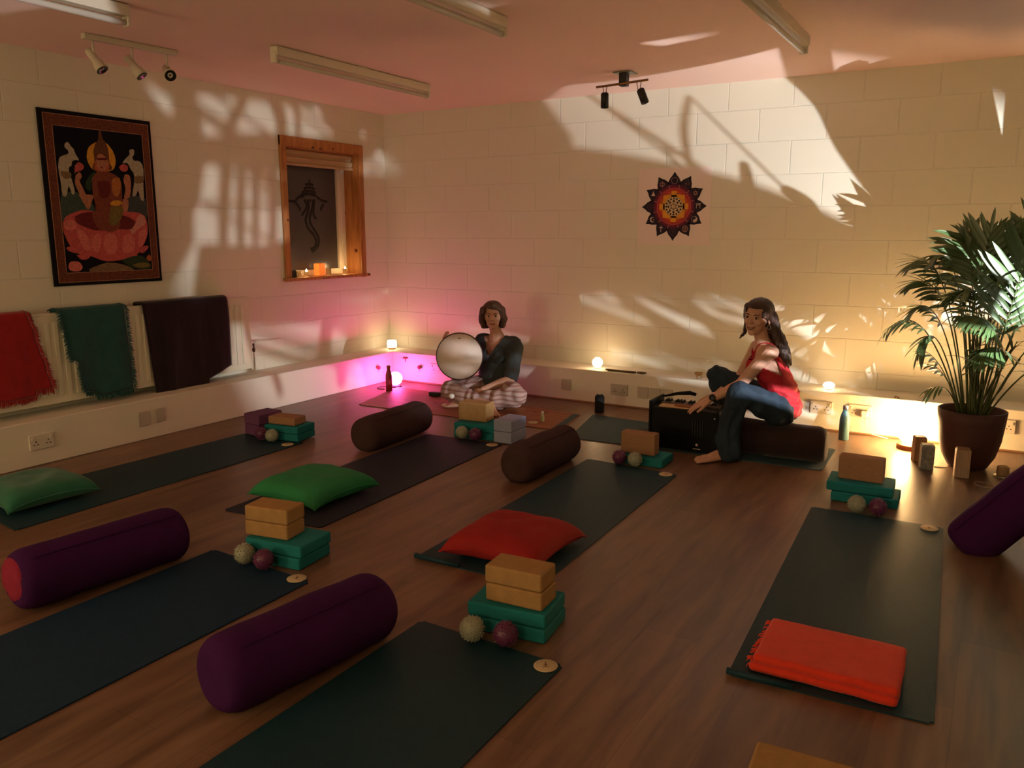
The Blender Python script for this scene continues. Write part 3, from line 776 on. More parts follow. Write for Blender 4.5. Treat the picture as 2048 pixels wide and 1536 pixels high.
flat(bm, [(c[0] - 0.017, c[1] - 0.014), (c[0] + 0.017, c[1] - 0.014), (c[0] + 0.009, c[1]), (c[0] + 0.003, c[1] + 0.012), (c[0], c[1] + 0.026), (c[0] - 0.003, c[1] + 0.012), (c[0] - 0.009, c[1])], Y, 1)
done(bm); bm = new(); c = P(11); ring(bm, c[0], c[1], 0.016, 0.018, Y); line(bm, [(c[0], c[1] + 0.023), (c[0], c[1] - 0.023)], 0.002, Y); line(bm, [(c[0] - 0.020, c[1] + 0.006), (c[0] + 0.020, c[1] + 0.006)], 0.002, Y); line(bm, [(c[0] - 0.020, c[1] - 0.006), (c[0] + 0.020, c[1] - 0.006)], 0.002, Y)
done(bm)

# ------------------------------------------------------------------ fluorescent battens
m_bat = mat('batten_enamel', (0.74, 0.66, 0.52), 0.4, 0.4, var=0.03)
m_tube = mat('unlit_glass_tube', (0.62, 0.56, 0.46), 0.2, 0.5, var=0.02)
def batten(x, yc, label):
    e = empty('fluorescent_light', (x, yc, CH), 0, label, 'ceiling light', 'unlit fluorescent lights on the ceiling')
    bm = new(); box(bm, (0, 0, -0.030), (0.062, 1.50, 0.052), 0.004); box(bm, (0, 0, -0.003), (0.075, 0.10, 0.006)); mesh_obj('housing', bm, m_bat, e)
    bm = new(); tube(bm, [(0.0, -0.735, -0.083), (0.0, 0.735, -0.083)], 0.015, 12); mesh_obj('glass_tube', bm, m_tube, e)
    for s in (-1, 1):
        bm = new(); box(bm, (0, s * 0.748, -0.066), (0.046, 0.018, 0.066), 0.006); mesh_obj('lamp_holder', bm, m_bat, e)
    return e
b1 = batten(-3.775, 4.355, 'unlit fluorescent light nearest the window, whole in view')
for x, yc, lab in ((-3.735, 1.885, 'unlit fluorescent light at the top left corner above the white spotlights'),
                   (-2.295, 3.01, 'unlit fluorescent light cut by the top edge, middle one'),
                   (-1.06, 4.21, 'unlit fluorescent light at upper right, beyond the black twin spotlight')):
    c = copy_tree(b1); setloc(c, (x, yc, CH)); c['label'] = lab

# ------------------------------------------------------------------ ceiling spotlights
m_wsp = mat('white_spot_metal', (0.66, 0.58, 0.46), 0.35, 0.4, var=0.03)
m_blk = mat('black_metal', (0.012, 0.011, 0.010), 0.45, 0.4, var=0.1)
m_lens = mat('dark_reflector', (0.02, 0.02, 0.02), 0.15, 0.6, metal=0.4)
m_brass = mat('brass_bar', (0.33, 0.17, 0.07), 0.35, 0.5, metal=0.8)
tr = empty('white_spotlight_bar', (-4.415, 3.13, CH), 0, 'white ceiling bar with three tilted spotlights above the tapestry', 'spotlight')
bm = new(); box(bm, (0, 0, -0.016), (0.045, 0.56, 0.030), 0.006, Matrix.Rotation(-0.09, 4, 'Z')); mesh_obj('bar', bm, m_wsp, tr)
for k, (yy, dx, dy, dz) in enumerate(((-0.225, 0.55, 0.25, -0.85), (0.0, 0.50, 0.35, -0.80), (0.215, 0.75, -0.35, -0.45))):
    dn = V((dx, dy, dz)).normalized()
    piv = V((-yy * -0.09, yy, -0.125))
    st = new(); tube(st, [(piv.x, yy, -0.03), (piv.x, yy, -0.12)], 0.007, 8); tube(st, [(piv.x, yy, -0.115), tuple(piv + dn * 0.03)], 0.006, 8)
    arm = mesh_obj('swivel_arm', st, m_wsp, tr)
    M4 = Matrix.Translation(piv + dn * 0.02) @ dn.to_track_quat('Z', 'Y').to_matrix().to_4x4()
    hb = new(); lathe(hb, [(0, -0.075), (0.018, -0.075), (0.022, -0.06), (0.022, 0.0), (0.030, 0.018), (0.034, 0.045), (0.034, 0.055), (0.030, 0.055), (0.0, 0.050)], seg=20, mat=M4)
    hd = mesh_obj('spotlight_head', hb, m_wsp, arm)
    lb = new(); lathe(lb, [(0.029, 0.0555), (0.0335, 0.060), (0.026, 0.0605), (0.012, 0.050), (0, 0.052)], seg=20, mat=M4)
    lens = mesh_obj('lens', lb, m_lens, arm)
tr2 = empty('black_spotlight_bar', (-2.335, 5.43, CH), 0, 'bronze ceiling bar with two black spotlights hanging near the back wall', 'spotlight')
bm = new(); box(bm, (0, 0, -0.004), (0.13, 0.13, 0.008), 0.002); mesh_obj('ceiling_plate', bm, mat('green_tinted_plate', (0.20, 0.19, 0.11), 0.3, 0.5), tr2)
bm = new(); box(bm, (0, -0.02, -0.050), (0.055, 0.055, 0.085), 0.004); mesh_obj('mount_block', bm, m_blk, tr2)
bm = new(); tube(bm, [(-0.19, -0.055, -0.088), (0.19, -0.055, -0.072)], 0.008, 8); mesh_obj('bar', bm, m_brass, tr2)
for xx, tilt in ((-0.125, 0.03), (0.125, 0.42)):
    dn = V((math.sin(tilt), -0.05, -math.cos(tilt))).normalized()
    piv = V((xx, -0.055, -0.105))
    st = new()
    for s in (-0.016, 0.016): tube(st, [(xx + s, -0.055, -0.082), (xx + s * 0.6, -0.055, -0.115), tuple(piv + dn * 0.03 + V((s, 0, 0)))], 0.0028, 6)
    arm = mesh_obj('swivel_arm', st, m_brass, tr2)
    M4 = Matrix.Translation(piv + dn * 0.075) @ dn.to_track_quat('Z', 'Y').to_matrix().to_4x4()
    hb = new(); lathe(hb, [(0, -0.05), (0.020, -0.05), (0.027, -0.042), (0.027, 0.05), (0.023, 0.05), (0.021, 0.03), (0, 0.03)], seg=20, mat=M4)
    mesh_obj('spotlight_head', hb, m_blk, arm)

# ------------------------------------------------------------------ yoga mats
m_mat_g = mat('dark_teal_mat', (0.0085, 0.038, 0.056), 0.55, 0.25, var=0.15, scale=30, bump=0.35, bscale=260)
m_mat_n = mat('dark_navy_mat', (0.012, 0.034, 0.075), 0.75, 0.15, var=0.15, scale=30, bump=0.35, bscale=260)
m_mat_p = mat('dark_plum_mat', (0.020, 0.022, 0.042), 0.65, 0.25, var=0.15, scale=30, bump=0.35, bscale=260)
m_mat_t = mat('green_teal_mat', (0.040, 0.075, 0.090), 0.7, 0.2, var=0.12, scale=30, bump=0.35, bscale=260)
m_rug = wood_mat('rust_striped_mat', (0.20, 0.055, 0.020), (0.36, 0.13, 0.05), (0.4, 6, 1), 0.6)

def yoga_mat(pts, m, label, cat='yoga mat', group='yoga mats laid out on the floor', name='yoga_mat', th=0.005, z=0.0):
    c = sum((V(p) for p in pts), V((0, 0))) / 4
    t = bmesh.new()
    lo = [t.verts.new((p[0] - c.x, p[1] - c.y, 0)) for p in pts]
    hi = [t.verts.new((p[0] - c.x, p[1] - c.y, th)) for p in pts]
    t.faces.new(lo[::-1]); t.faces.new(hi)
    for i in range(4): t.faces.new([lo[i], lo[(i + 1) % 4], hi[(i + 1) % 4], hi[i]])
    vert = [e for e in t.edges if abs(e.verts[0].co.z - e.verts[1].co.z) > th / 2]
    bmesh.ops.bevel(t, geom=vert, offset=0.012, segments=3, affect='EDGES')
    bmesh.ops.recalc_face_normals(t, faces=t.faces[:])
    o = mesh_obj(name, t, m)
    o.location = (c.x, c.y, 0.0005 + z)
    return tag(o, label, cat, group)
yoga_mat([(-0.614, 2.345), (-0.040, 2.377), (-0.116, 4.122), (-0.705, 4.122)], m_mat_g, 'dark mat at right holding the folded orange-red towel')
yoga_mat([(-2.019, 2.585), (-1.425, 2.60), (-1.471, 4.300), (-2.050, 4.341)], m_mat_g, 'dark teal mat in the middle with the red cushion on it')
yoga_mat([(-3.205, 2.576), (-2.615, 2.640), (-2.676, 4.367), (-3.260, 4.338)], m_mat_p, 'dark plum mat with the bright green cushion, left of the middle mat')
yoga_mat([(-4.40, 1.97), (-3.805, 1.89), (-3.815, 3.74), (-4.345, 3.75)], m_mat_g, 'dark mat along the radiator wall with the dull green cushion')
yoga_mat([(-2.815, 0.45), (-2.215, 0.45), (-2.228, 2.178), (-2.823, 2.205)], m_mat_n, 'dark navy mat between the two purple bolsters at lower left')
yoga_mat([(-1.655, 0.40), (-1.065, 0.40), (-1.078, 2.128), (-1.651, 2.140)], m_mat_g, 'dark green mat at the bottom centre in front of the spiky balls')
yoga_mat([(-2.388, 4.753), (-0.780, 4.816), (-0.792, 5.348), (-2.548, 5.471)], m_mat_t, 'grey-green mat under the harmonium and the woman in red')
yoga_mat([(-4.317, 4.839), (-2.530, 4.896), (-2.627, 5.425), (-4.520, 5.587)], m_rug, 'rust brown striped mat under the seated drummer', 'mat')
yoga_mat([(-2.600, 4.93), (-2.545, 4.93), (-2.625, 5.40), (-2.68, 5.40)], m_mat_t, 'narrow dark strip lying at the right end of the rust brown mat', 'strap', None, 'yoga_strap', 0.003, 0.0055)
# rolled near edges, part of their mats
def roll_edge(mt, a, b):
    bm = new(); tube(bm, [(a[0], a[1], 0.014), (b[0], b[1], 0.012)], [0.011, 0.009], 10)
    o = mesh_obj('rolled_edge', bm, m_mat_g); o.parent = mt; o.matrix_parent_inverse = Matrix.Translation(mt.location).inverted()
mats_ = [o for o in COL.objects if o.name.startswith('yoga_mat')]
roll_edge(mats_[1], (-2.019, 2.585), (-1.80, 2.592)); roll_edge(mats_[0], (-0.618, 2.347), (-0.42, 2.358))

# ------------------------------------------------------------------ blocks
m_cork = mat('cork_foam', (0.42, 0.235, 0.095), 0.85, 0.15, var=0.22, scale=26, bump=0.25, bscale=90, detail=6)
m_corkd = mat('cork_grain', (0.38, 0.20, 0.11), 0.85, 0.15, var=0.25, scale=120, bump=0.4, bscale=160, detail=4)
m_teal = mat('teal_foam', (0.014, 0.190, 0.210), 0.8, 0.2, var=0.10, scale=40, bump=0.2, bscale=150)
m_lilac = mat('pale_lilac_foam', (0.32, 0.34, 0.50), 0.8, 0.2, var=0.05, scale=30, bump=0.15, bscale=150)
m_purp = mat('purple_foam', (0.17, 0.06, 0.15), 0.8, 0.2, var=0.12, scale=30, bump=0.2, bscale=150)
def block(c, s, rz, m, label, name='yoga_block', group=None, bev=0.008, cat='yoga block'):
    bm = new(); box(bm, (0, 0, s[2] / 2), s, bev, seg=3)
    o = mesh_obj(name, bm, m); setloc(o, c, rz)
    return tag(o, label, cat, group)
CS, TS = (0.215, 0.125, 0.064), (0.29, 0.205, 0.05)
def pair(x, y, rz, s, m, z, la, lb, dx=0.006, dy=0.003, dr=0.02):
    block((x, y, z), s, rz, m, la)
    block((x + dx, y + dy, z + s[2] + 0.001), s, rz + dr, m, lb)
pair(-1.35, 2.300, 0.12, TS, m_teal, 0.0005, 'bottom teal block of the stack behind the nearest spiky balls, front centre', 'upper teal block under the yellow blocks, front centre', -0.004, 0.004)
pair(-1.330, 2.292, 0.07, CS, m_cork, 0.1025, 'lower yellow cork block on the teal blocks, front centre', 'top yellow cork block of the front centre stack', -0.004, 0.002, 0.01)
pair(-2.495, 2.320, 0.10, TS, m_teal, 0.0005, 'bottom teal block of the stack between the left mat and green cushion', 'second teal block beneath the orange-lit cork blocks at left', 0.004, 0.004)
pair(-2.548, 2.306, 0.17, CS, m_cork, 0.1025, 'lower cork block of the stack in front of the bright green cushion', 'top cork block of the stack in front of the bright green cushion', 0.001, 0.002, 0.005)
pair(-0.49, 4.395, 0.03, (0.315, 0.205, 0.05), m_teal, 0.0005, 'bottom teal block of the stack near the glowing salt lamp', 'upper teal block shifted left, stack near the glowing salt lamp', -0.028, 0.01, 0.02)
block((-0.52, 4.400, 0.1025), (0.215, 0.075, 0.125), -0.02, m_corkd, 'cork brick on edge on teal blocks, right mat near the salt lamp')
block((-1.745, 4.480, 0.0005), (0.30, 0.205, 0.05), 0.02, m_teal, 'single teal block at the far end of the middle mat')
block((-1.768, 4.470, 0.052), (0.215, 0.080, 0.130), 0.0, m_corkd, 'cork brick on edge in front of the harmonium')
pair(-2.935, 4.500, 0.10, (0.30, 0.205, 0.05), m_teal, 0.0005, 'bottom teal block beside the pale lilac blocks', 'second teal block beside the pale lilac blocks', 0.0, 0.004)
block((-2.985, 4.530, 0.1025), (0.215, 0.120, 0.125), 0.10, m_cork, 'cork block standing before the drummer, beside the pale lilac blocks')
pair(-2.690, 4.485, 0.02, (0.135, 0.205, 0.076), m_lilac, 0.0055, 'lower pale lilac block of the pair', 'top pale lilac block of the pair', 0.0, 0.0, 0.01)
pair(-4.255, 3.80, -0.06, (0.15, 0.205, 0.073), m_purp, 0.0055, 'lower purple block of the pair by the radiator wall', 'top purple block of the pair by the radiator wall', 0.0, 0.0, 0.02)
pair(-4.000, 3.795, 0.14, (0.27, 0.19, 0.048), m_teal, 0.0060, 'bottom teal block at far end of the radiator-side mat', 'upper teal block at far end of the radiator-side mat', 0.0, 0.0, 0.0)
block((-4.010, 3.785, 0.1040), (0.215, 0.125, 0.052), 0.14, m_corkd, 'flat cork block on teal beside the purple blocks')
pair(-0.245, 1.605, 0.08, TS, m_teal, 0.0005, 'lower teal block at the bottom edge, right of centre', 'upper teal block at the bottom edge, right of centre', 0, 0, 0)
pair(-0.262, 1.655, 0.06, CS, m_cork, 0.1025, 'lower cork block of the stack cut by the bottom edge', 'top cork block of the stack cut by the bottom edge', 0, 0, 0)

# ------------------------------------------------------------------ spiky massage balls
m_silver = mat('silver_rubber', (0.33, 0.33, 0.25), 0.45, 0.45, var=0.1)
m_plum = mat('plum_rubber', (0.13, 0.028, 0.085), 0.4, 0.45, var=0.1)
def spiky(m, name, r=0.047):
    bm = new()
    bmesh.ops.create_icosphere(bm, subdivisions=3, radius=r * 0.87)
    dirs = [v.co.normalized() for v in bm.verts]
    for f in bm.faces: f.smooth = True
    rnd = random.Random(2)
    for d_ in dirs[::1]:
        if rnd.random() < 0.28: continue
        u, w_ = frame(d_)
        base = [bm.verts.new(d_ * r * 0.86 + (u * math.cos(a) + w_ * math.sin(a)) * 0.0034) for a in (0, 2.09, 4.19)]
        tip = bm.verts.new(d_ * r * 0.995)
        for i in range(3): bm.faces.new([base[i], base[(i + 1) % 3], tip])
    return mesh_obj(name, bm, m)
sb = spiky(m_silver, 'massage_ball'); pb = spiky(m_plum, 'massage_ball')
BALLS = [('s', -1.411, 2.105, 0.053, 'silver spiky ball left of plum one, front centre'), ('p', -1.295, 2.13, 0.053, 'plum spiky ball before the front centre teal blocks'), ('s', -2.577, 2.161, 0.053, 'silver spiky ball beside the left stack in front of the green cushion'), ('p', -2.464, 2.161, 0.053, 'plum spiky ball beside the left stack, shiny'), ('p', -1.837, 4.322, 0.053, 'plum spiky ball left of silver one, before the harmonium brick'), ('s', -1.738, 4.322, 0.053, 'silver spiky ball at far end of the middle mat'), ('s', -0.5, 4.148, 0.048, 'silver spiky ball before the teal blocks near the salt lamp'), ('p', -0.404, 4.153, 0.048, 'plum spiky ball before the teal blocks near the salt lamp'), ('s', -2.975, 4.34, 0.053, 'silver spiky ball beside the drummer-side cork block'), ('p', -2.869, 4.34, 0.053, 'dark plum spiky ball before the drummer-side cork block'), ('s', -4.001, 3.635, 0.053, 'silver spiky ball beside the purple blocks'), ('p', -4.097, 3.635, 0.053, 'dark plum spiky ball between purple blocks and silver ball')]
first = {'s': sb, 'p': pb}; used = set()
for k, x, y, z, lab in BALLS:
    if k not in used: o = first[k]; used.add(k)
    else: o = first[k].copy(); COL.objects.link(o)
    o.location = (x, y, z); o.rotation_euler = (random.random() * 3, random.random() * 3, 0)
    tag(o, lab, 'massage ball', 'silver spiky massage balls' if k == 's' else 'plum spiky massage balls')

# ------------------------------------------------------------------ wooden discs with a small seated figure mark
m_disc = mat('pale_wood_disc', (0.62, 0.48, 0.30), 0.6, 0.3, var=0.06)
m_mark = mat('brown_mark', (0.20, 0.10, 0.05), 0.7)
def wood_disc(x, y, lab, rz=0.0, z=0.006, first=[]):
    if not first:
        e = empty('wooden_disc', (0, 0, 0), 0)
        bm = new(); lathe(bm, [(0, 0), (0.037, 0), (0.0385, 0.001), (0.0385, 0.003), (0.037, 0.004), (0, 0.004)], seg=36); mesh_obj('disc', bm, m_disc, e, smooth=False)
        bm = new()
        def up(pts, w_):
            for a, b in zip(pts[:-1], pts[1:]):
                a, b = V(a), V(b); d_ = (b - a).normalized(); n_ = V((-d_.y, d_.x)) * w_ / 2
                bm.faces.new([bm.verts.new((p.x, p.y, 0.0043)) for p in (a - n_, b - n_, b + n_, a + n_)])
        up([(-0.012, -0.013), (0.0, -0.008), (0.012, -0.013)], 0.003); up([(0.0, -0.008), (0.0, 0.010)], 0.005); up([(0.0, 0.006), (-0.009, -0.002)], 0.002); up([(0.0, 0.006), (0.009, -0.002)], 0.002); up([(0.0, 0.011), (0.0, 0.017)], 0.005)
        for k in range(24):
            a = k * PI / 12
            if k % 6: up([(0.031 * math.cos(a), 0.031 * math.sin(a)), (0.031 * math.cos(a + 0.1), 0.031 * math.sin(a + 0.1))], 0.0016)
        mesh_obj('figure_mark', bm, m_mark, e)
        first.append(e); o = e
    else: o = copy_tree(first[0])
    setloc(o, (x, y, z), rz); tag(o, lab, 'coaster', 'pale wooden discs on the mat corners')
for x, y, l in ((-1.122, 2.090, 'pale wooden disc with figure mark, front centre mat corner, most legible'), (-2.287, 2.165, 'pale wooden disc on the corner of the navy mat at left'),
                (-1.526, 4.265, 'pale wooden disc on the far right corner of the middle mat'), (-0.172, 4.075, 'pale wooden disc on the far right corner of the right mat'),
                (-3.865, 3.640, 'pale wooden disc on the far corner of the mat by the radiator'), (-2.722, 4.312, 'pale wooden disc beside the lilac blocks, on the plum mat corner'),
                (-2.800, 4.990, 'pale wooden disc on the rust brown mat next to the white vial')):
    wood_disc(x, y, l, 0.5, 0.0065)

# ------------------------------------------------------------------ bolsters
m_bp = mat('purple_bolster_cloth', (0.052, 0.009, 0.068), 0.9, 0.1, var=0.2, scale=12, bump=0.4, bscale=200)
m_bb = mat('brown_bolster_cloth', (0.066, 0.034, 0.034), 0.9, 0.1, var=0.2, scale=12, bump=0.4, bscale=200)
m_bk = mat('black_bolster_cloth', (0.030, 0.014, 0.014), 0.85, 0.2, var=0.2, scale=12, bump=0.4, bscale=200, sheen=0.2)
m_zip = mat('metal_zip', (0.6, 0.58, 0.55), 0.25, 0.5, metal=0.9)
def bolster(c, direction, m, label, L=0.66, r=0.115, pull=-1, z=0.0, tilt=None, endm=None, end_side=-1):
    """stuffed cylinder lying along `direction`; the zip pull sits on the end `pull`"""
    e = empty('bolster', (c[0], c[1], z), math.atan2(direction[1], direction[0]) if tilt is None else 0, label, 'bolster')
    prof = []
    for k in range(9):
        a = PI / 2 * k / 8
        prof.append(((r * 0.62) + 0.38 * r * math.sin(a), -L / 2 + 0.062 * (1 - math.cos(a))))
    pr = [(0, -L / 2 - 0.004), (r * 0.35, -L / 2 - 0.003), (r * 0.56, -L / 2 - 0.001)] + prof
    for k in range(1, 8): pr.append((r * (1 + 0.012 * math.sin(k * 1.7)), -L / 2 + 0.062 + (L - 0.124) * k / 8))
    pr += [(a, -z_) for a, z_ in pr[:12][::-1]]
    bm = new(); lathe(bm, pr, seg=36)
    for v in bm.verts:
        n = noise.noise(v.co * 9 + V((c[0], c[1], 0)))
        rad = V((v.co.x, v.co.y, 0))
        v.co += rad * (0.045 * n)
        # lie along x, slightly flattened underneath
        v.co = V((v.co.z, v.co.x, v.co.y))
    lo = min(v.co.z for v in bm.verts)
    for v in bm.verts:
        zz = v.co.z - lo
        if zz < 0.02: v.co.z = lo + 0.02 + (zz - 0.02) * 0.35
    lo = min(v.co.z for v in bm.verts)
    for v in bm.verts: v.co.z -= lo
    o = mesh_obj('cover', bm, m, e)
    if tilt is None and endm is not None:
        eb = new(); lathe(eb, [(0, 0.0), (r * 0.4, 0.001), (r * 0.62, 0.006), (r * 0.72, 0.014), (r * 0.74, 0.026), (r * 0.74, 0.018), (r * 0.5, 0.012), (0, 0.01)], seg=32)
        for v in eb.verts:
            n = noise.noise(v.co * 25); v.co = V(((v.co.z + 0.004 * n) * -end_side + end_side * (L / 2 + 0.010), v.co.x, v.co.y + r))
        bmesh.ops.recalc_face_normals(eb, faces=eb.faces[:])
        mesh_obj('end_cap', eb, endm, e)
    sm = new(); 
    tube(sm, [(x, -r * 0.995 * math.cos(0.9), r + r * 0.995 * math.sin(0.9)) for x in [-L / 2 + 0.05 + (L - 0.1) * k / 14 for k in range(15)]], 0.0022, 5)
    mesh_obj('seam', sm, m, e)
    zp = new(); px = pull * (L / 2 - 0.015)
    ball(zp, (px, 0.0, r * 1.70), (0.006, 0.004, 0.004), 2); tube(zp, [(px, 0, r * 1.68), (px + pull * 0.012, 0.012, r * 1.58)], 0.003, 6)
    mesh_obj('zip_pull', zp, m_zip, e)
    return e
m_hot = mat('crimson_end_cloth', (0.26, 0.016, 0.045), 0.85, 0.2, var=0.3, scale=30, bump=0.6, bscale=150)
bolster((-2.945, 1.775), (0.10, 1), m_bp, 'purple bolster at far left with crimson end, above the navy mat', 0.66, 0.115, -1, endm=m_hot)
bolster((-1.775, 1.700), (0.13, 1), m_bp, 'purple bolster at lower centre-left with shiny zip pull', 0.64, 0.118, -1)
bolster((-3.360, 4.100), (-0.06, 1), m_bb, 'brown bolster on bare floor in front of the rust brown mat', 0.68, 0.113, -1)
bolster((-2.185, 4.010), (0.0, 1), m_bb, 'brown bolster between the plum mat and the middle mat', 0.64, 0.113, -1)
bolster((-1.100, 4.990), (1, 0.02), m_bk, 'dark bolster that the woman in red sits on', 0.62, 0.112, 1, z=0.006)
# leaning purple bolster at the right edge, against a second one lying flat out of view
bE = bolster((0.430, 4.000), (0.25, 1), m_bp, 'purple bolster lying at the right edge, propping up the leaning one', 0.62, 0.10, -1)
bL = bolster((0.085, 4.020), (1, 0), m_bp, 'dark purple bolster leaning at the right edge beside the right mat', 0.62, 0.112, -1, tilt=1)
bL.rotation_euler = (0, -R(50), 0.12)
bL.location = (0.245, 3.96, 0.165)

# ------------------------------------------------------------------ cushions and folded towel
def cushion(c, size, rz, m, label, h=0.13, z=0.006):
    n = 30
    bm = new()
    def pt(i, j, s):
        u, v_ = i / n * 2 - 1, j / n * 2 - 1
        e_ = (1 - u ** 4) * (1 - v_ ** 4)
        hh = h / 2 * (max(e_, 0) ** 0.42)
        pin = 0.10
        x = u * (1 - pin * (1 - v_ * v_) * abs(u) ** 2 * -1 * -1) ; y = v_ * (1 - pin * (1 - u * u) * abs(v_) ** 2)
        w_ = 0.010 * noise.noise(V((u * 2.5 + c[0], v_ * 2.5 + c[1], s))) * e_
        return V((x * size / 2, y * size / 2, h * 0.42 + (s * hh * (1.0 if s > 0 else 0.82)) + w_))
    top = [[bm.verts.new(pt(i, j, 1)) for j in range(n + 1)] for i in range(n + 1)]
    bot = [[top[i][j] if i in (0, n) or j in (0, n) else bm.verts.new(pt(i, j, -1)) for j in range(n + 1)] for i in range(n + 1)]
    for i in range(n):
        for j in range(n):
            bm.faces.new([top[i][j], top[i + 1][j], top[i + 1][j + 1], top[i][j + 1]]).smooth = True
            bm.faces.new([bot[i][j + 1], bot[i + 1][j + 1], bot[i + 1][j], bot[i][j]]).smooth = True
    for v in bm.verts:                                       # corners sag to the floor
        rr = (abs(v.co.x) / (size / 2)) ** 3 * (abs(v.co.y) / (size / 2)) ** 3
        v.co.z -= rr * h * 0.22
        v.co.z = max(v.co.z, 0.001)
    e = empty('cushion', (c[0], c[1], z), rz, label, 'cushion')
    edge = [top[i][0].co.copy() for i in range(n + 1)] + [top[n][j].co.copy() for j in range(1, n + 1)] + [top[i][n].co.copy() for i in range(n - 1, -1, -1)] + [top[0][j].co.copy() for j in range(n - 1, -1, -1)]
    mesh_obj('cushion_cover', bm, m, e)
    bm = new(); tube(bm, edge, 0.0035, 6, caps=False); mesh_obj('piped_edge', bm, m, e)
    return e
m_cg = mat('green_cushion_cloth', (0.032, 0.235, 0.090), 0.8, 0.2, var=0.15, scale=8, bump=0.3, bscale=180)
m_cd = mat('dull_green_cushion_cloth', (0.026, 0.150, 0.085), 0.8, 0.2, var=0.2, scale=8, bump=0.3, bscale=180, sheen=0.2)
m_cr = mat('red_cushion_cloth', (0.34, 0.018, 0.018), 0.8, 0.2, var=0.15, scale=8, bump=0.3, bscale=180)
cushion((-2.985, 2.985), 0.48, -0.02, m_cg, 'bright green cushion at the near end of the plum mat')
cushion((-4.190, 2.195), 0.46, -0.06, m_cd, 'dull green cushion at left edge, on the mat by the radiator')
cushion((-1.700, 2.870), 0.47, 0.02, m_cr, 'red cushion at the near end of the middle mat')
m_tw = mat('orange_red_towel', (0.80, 0.050, 0.022), 0.9, 0.15, var=0.12, scale=20, bump=0.7, bscale=170, sheen=0.2)
e = empty('folded_towel', (-0.352, 2.545, 0.006), 0.02, 'orange-red fringed towel folded flat on the near end of the right mat', 'towel')
for k in range(2):
    bm = new(); th = 0.029
    box(bm, (0.003 * k, 0.004 * k, th / 2 + k * (th - 0.0015)), (0.425 - 0.004 * k, 0.300 - 0.006 * k, th), 0.0135, seg=4)
    bmesh.ops.subdivide_edges(bm, edges=[e_ for e_ in bm.edges if e_.calc_length() > 0.1], cuts=14, use_grid_fill=True)
    for v in bm.verts: v.co += V((noise.noise(v.co * 11 + V((k, 0, 0))), noise.noise(v.co * 11 + V((0, k, 3))), 0.6 * noise.noise(v.co * 13))) * 0.004
    for v in bm.verts: v.co.z = max(v.co.z, 0.0)
    mesh_obj('towel_fold', bm, m_tw, e, smooth=True)
bm = new(); rnd = random.Random(5)
for k in range(44):
    y = -0.14 + 0.28 * k / 43; z = rnd.choice((0.014, 0.030, 0.044)); l = rnd.uniform(0.004, 0.013)
    tube(bm, [(-0.208, y, z), (-0.215 - l * 0.5, y + rnd.uniform(-.004, .004), z - 0.002), (-0.215 - l, y + rnd.uniform(-.008, .008), max(0.003, z - 0.010))], [0.003, 0.0025, 0.001], 4)
f = mesh_obj('fringe', bm, m_tw, e); f['kind'] = 'stuff'

# ------------------------------------------------------------------ lamps and candles
m_salt = glow_mat('glowing_salt', (1.0, 0.60, 0.24), 42.0)
e = empty('salt_lamp', (-0.385, 5.640, 0), 0.3, 'blazing rounded salt lamp on the floor left of the plant pot', 'lamp')
bm = new(); ball(bm, (0, 0, 0.125), (0.095, 0.090, 0.098), 4)
for v in bm.verts:
    v.co += (v.co - V((0, 0, 0.125))) * (0.14 * noise.noise(v.co * 14))
    v.co.z = max(v.co.z, 0.034)
sl = mesh_obj('salt_rock', bm, m_salt, e); sl.visible_shadow = True
bm = new(); lathe(bm, [(0, 0), (0.085, 0), (0.088, 0.004), (0.088, 0.026), (0.082, 0.031), (0, 0.031)], seg=36); mesh_obj('wooden_base', bm, mat('lamp_base_wood', (0.22, 0.07, 0.02), 0.5, 0.3), e)
m_pinkg = glow_mat('glowing_pink_glass', (1.0, 0.12, 0.55), 22.0)
e = empty('pink_lamp', (-4.560, 5.610, 0), 0, 'blazing magenta globe lamp on the floor in the corner', 'lamp')
bm = new(); lathe(bm, [(0, 0.0), (0.05, 0.0), (0.055, 0.006), (0.050, 0.012), (0, 0.014)], seg=28); mesh_obj('lamp_foot', bm, m_dark, e)
bm = new(); ball(bm, (0, 0, 0.075), (0.062, 0.062, 0.060), 3); mesh_obj('glass_globe', bm, m_pinkg, e)

m_flame = glow_mat('candle_glow', (1.0, 0.72, 0.38), 30.0)
m_cglass = mat('candle_glass', (0.85, 0.70, 0.50), 0.08, 0.5, var=0.02, trans=0.85)
m_wax = mat('candle_wax', (0.85, 0.68, 0.42), 0.5, 0.3, emit=(1.0, 0.55, 0.22), estr=1.5)
def tealight(name, loc, r, h, label, power, glow=1.0, group=None):
    e = empty(name, loc, 0, label, 'candle', group)
    bm = new(); lathe(bm, [(0, 0), (r * 0.9, 0), (r, 0.004), (r, h), (r - 0.002, h), (r - 0.002, 0.005), (0, 0.005)], seg=24); mesh_obj('glass_cup', bm, m_cglass, e)
    bm = new(); lathe(bm, [(0, 0.006), (r - 0.004, 0.006), (r - 0.004, h * 0.35), (0, h * 0.35)], seg=20); mesh_obj('wax', bm, m_wax, e)
    bm = new(); fr = 0.012 * glow
    lathe(bm, [(0, h * 0.40), (fr * 0.8, h * 0.40 + fr * 0.8), (fr, h * 0.40 + fr * 1.5), (fr * 0.5, h * 0.40 + fr * 2.9), (0, h * 0.40 + fr * 4.0)], seg=14); mesh_obj('flame', bm, m_flame, e)
    lamp('candle_light', 'POINT', (loc[0], loc[1], loc[2] + h * 0.9 + 0.02), power, (1.0, 0.60, 0.26), 0.015)
    return e
m_globe = glow_mat('glowing_frosted_globe', (1.0, 0.80, 0.52), 3.0)
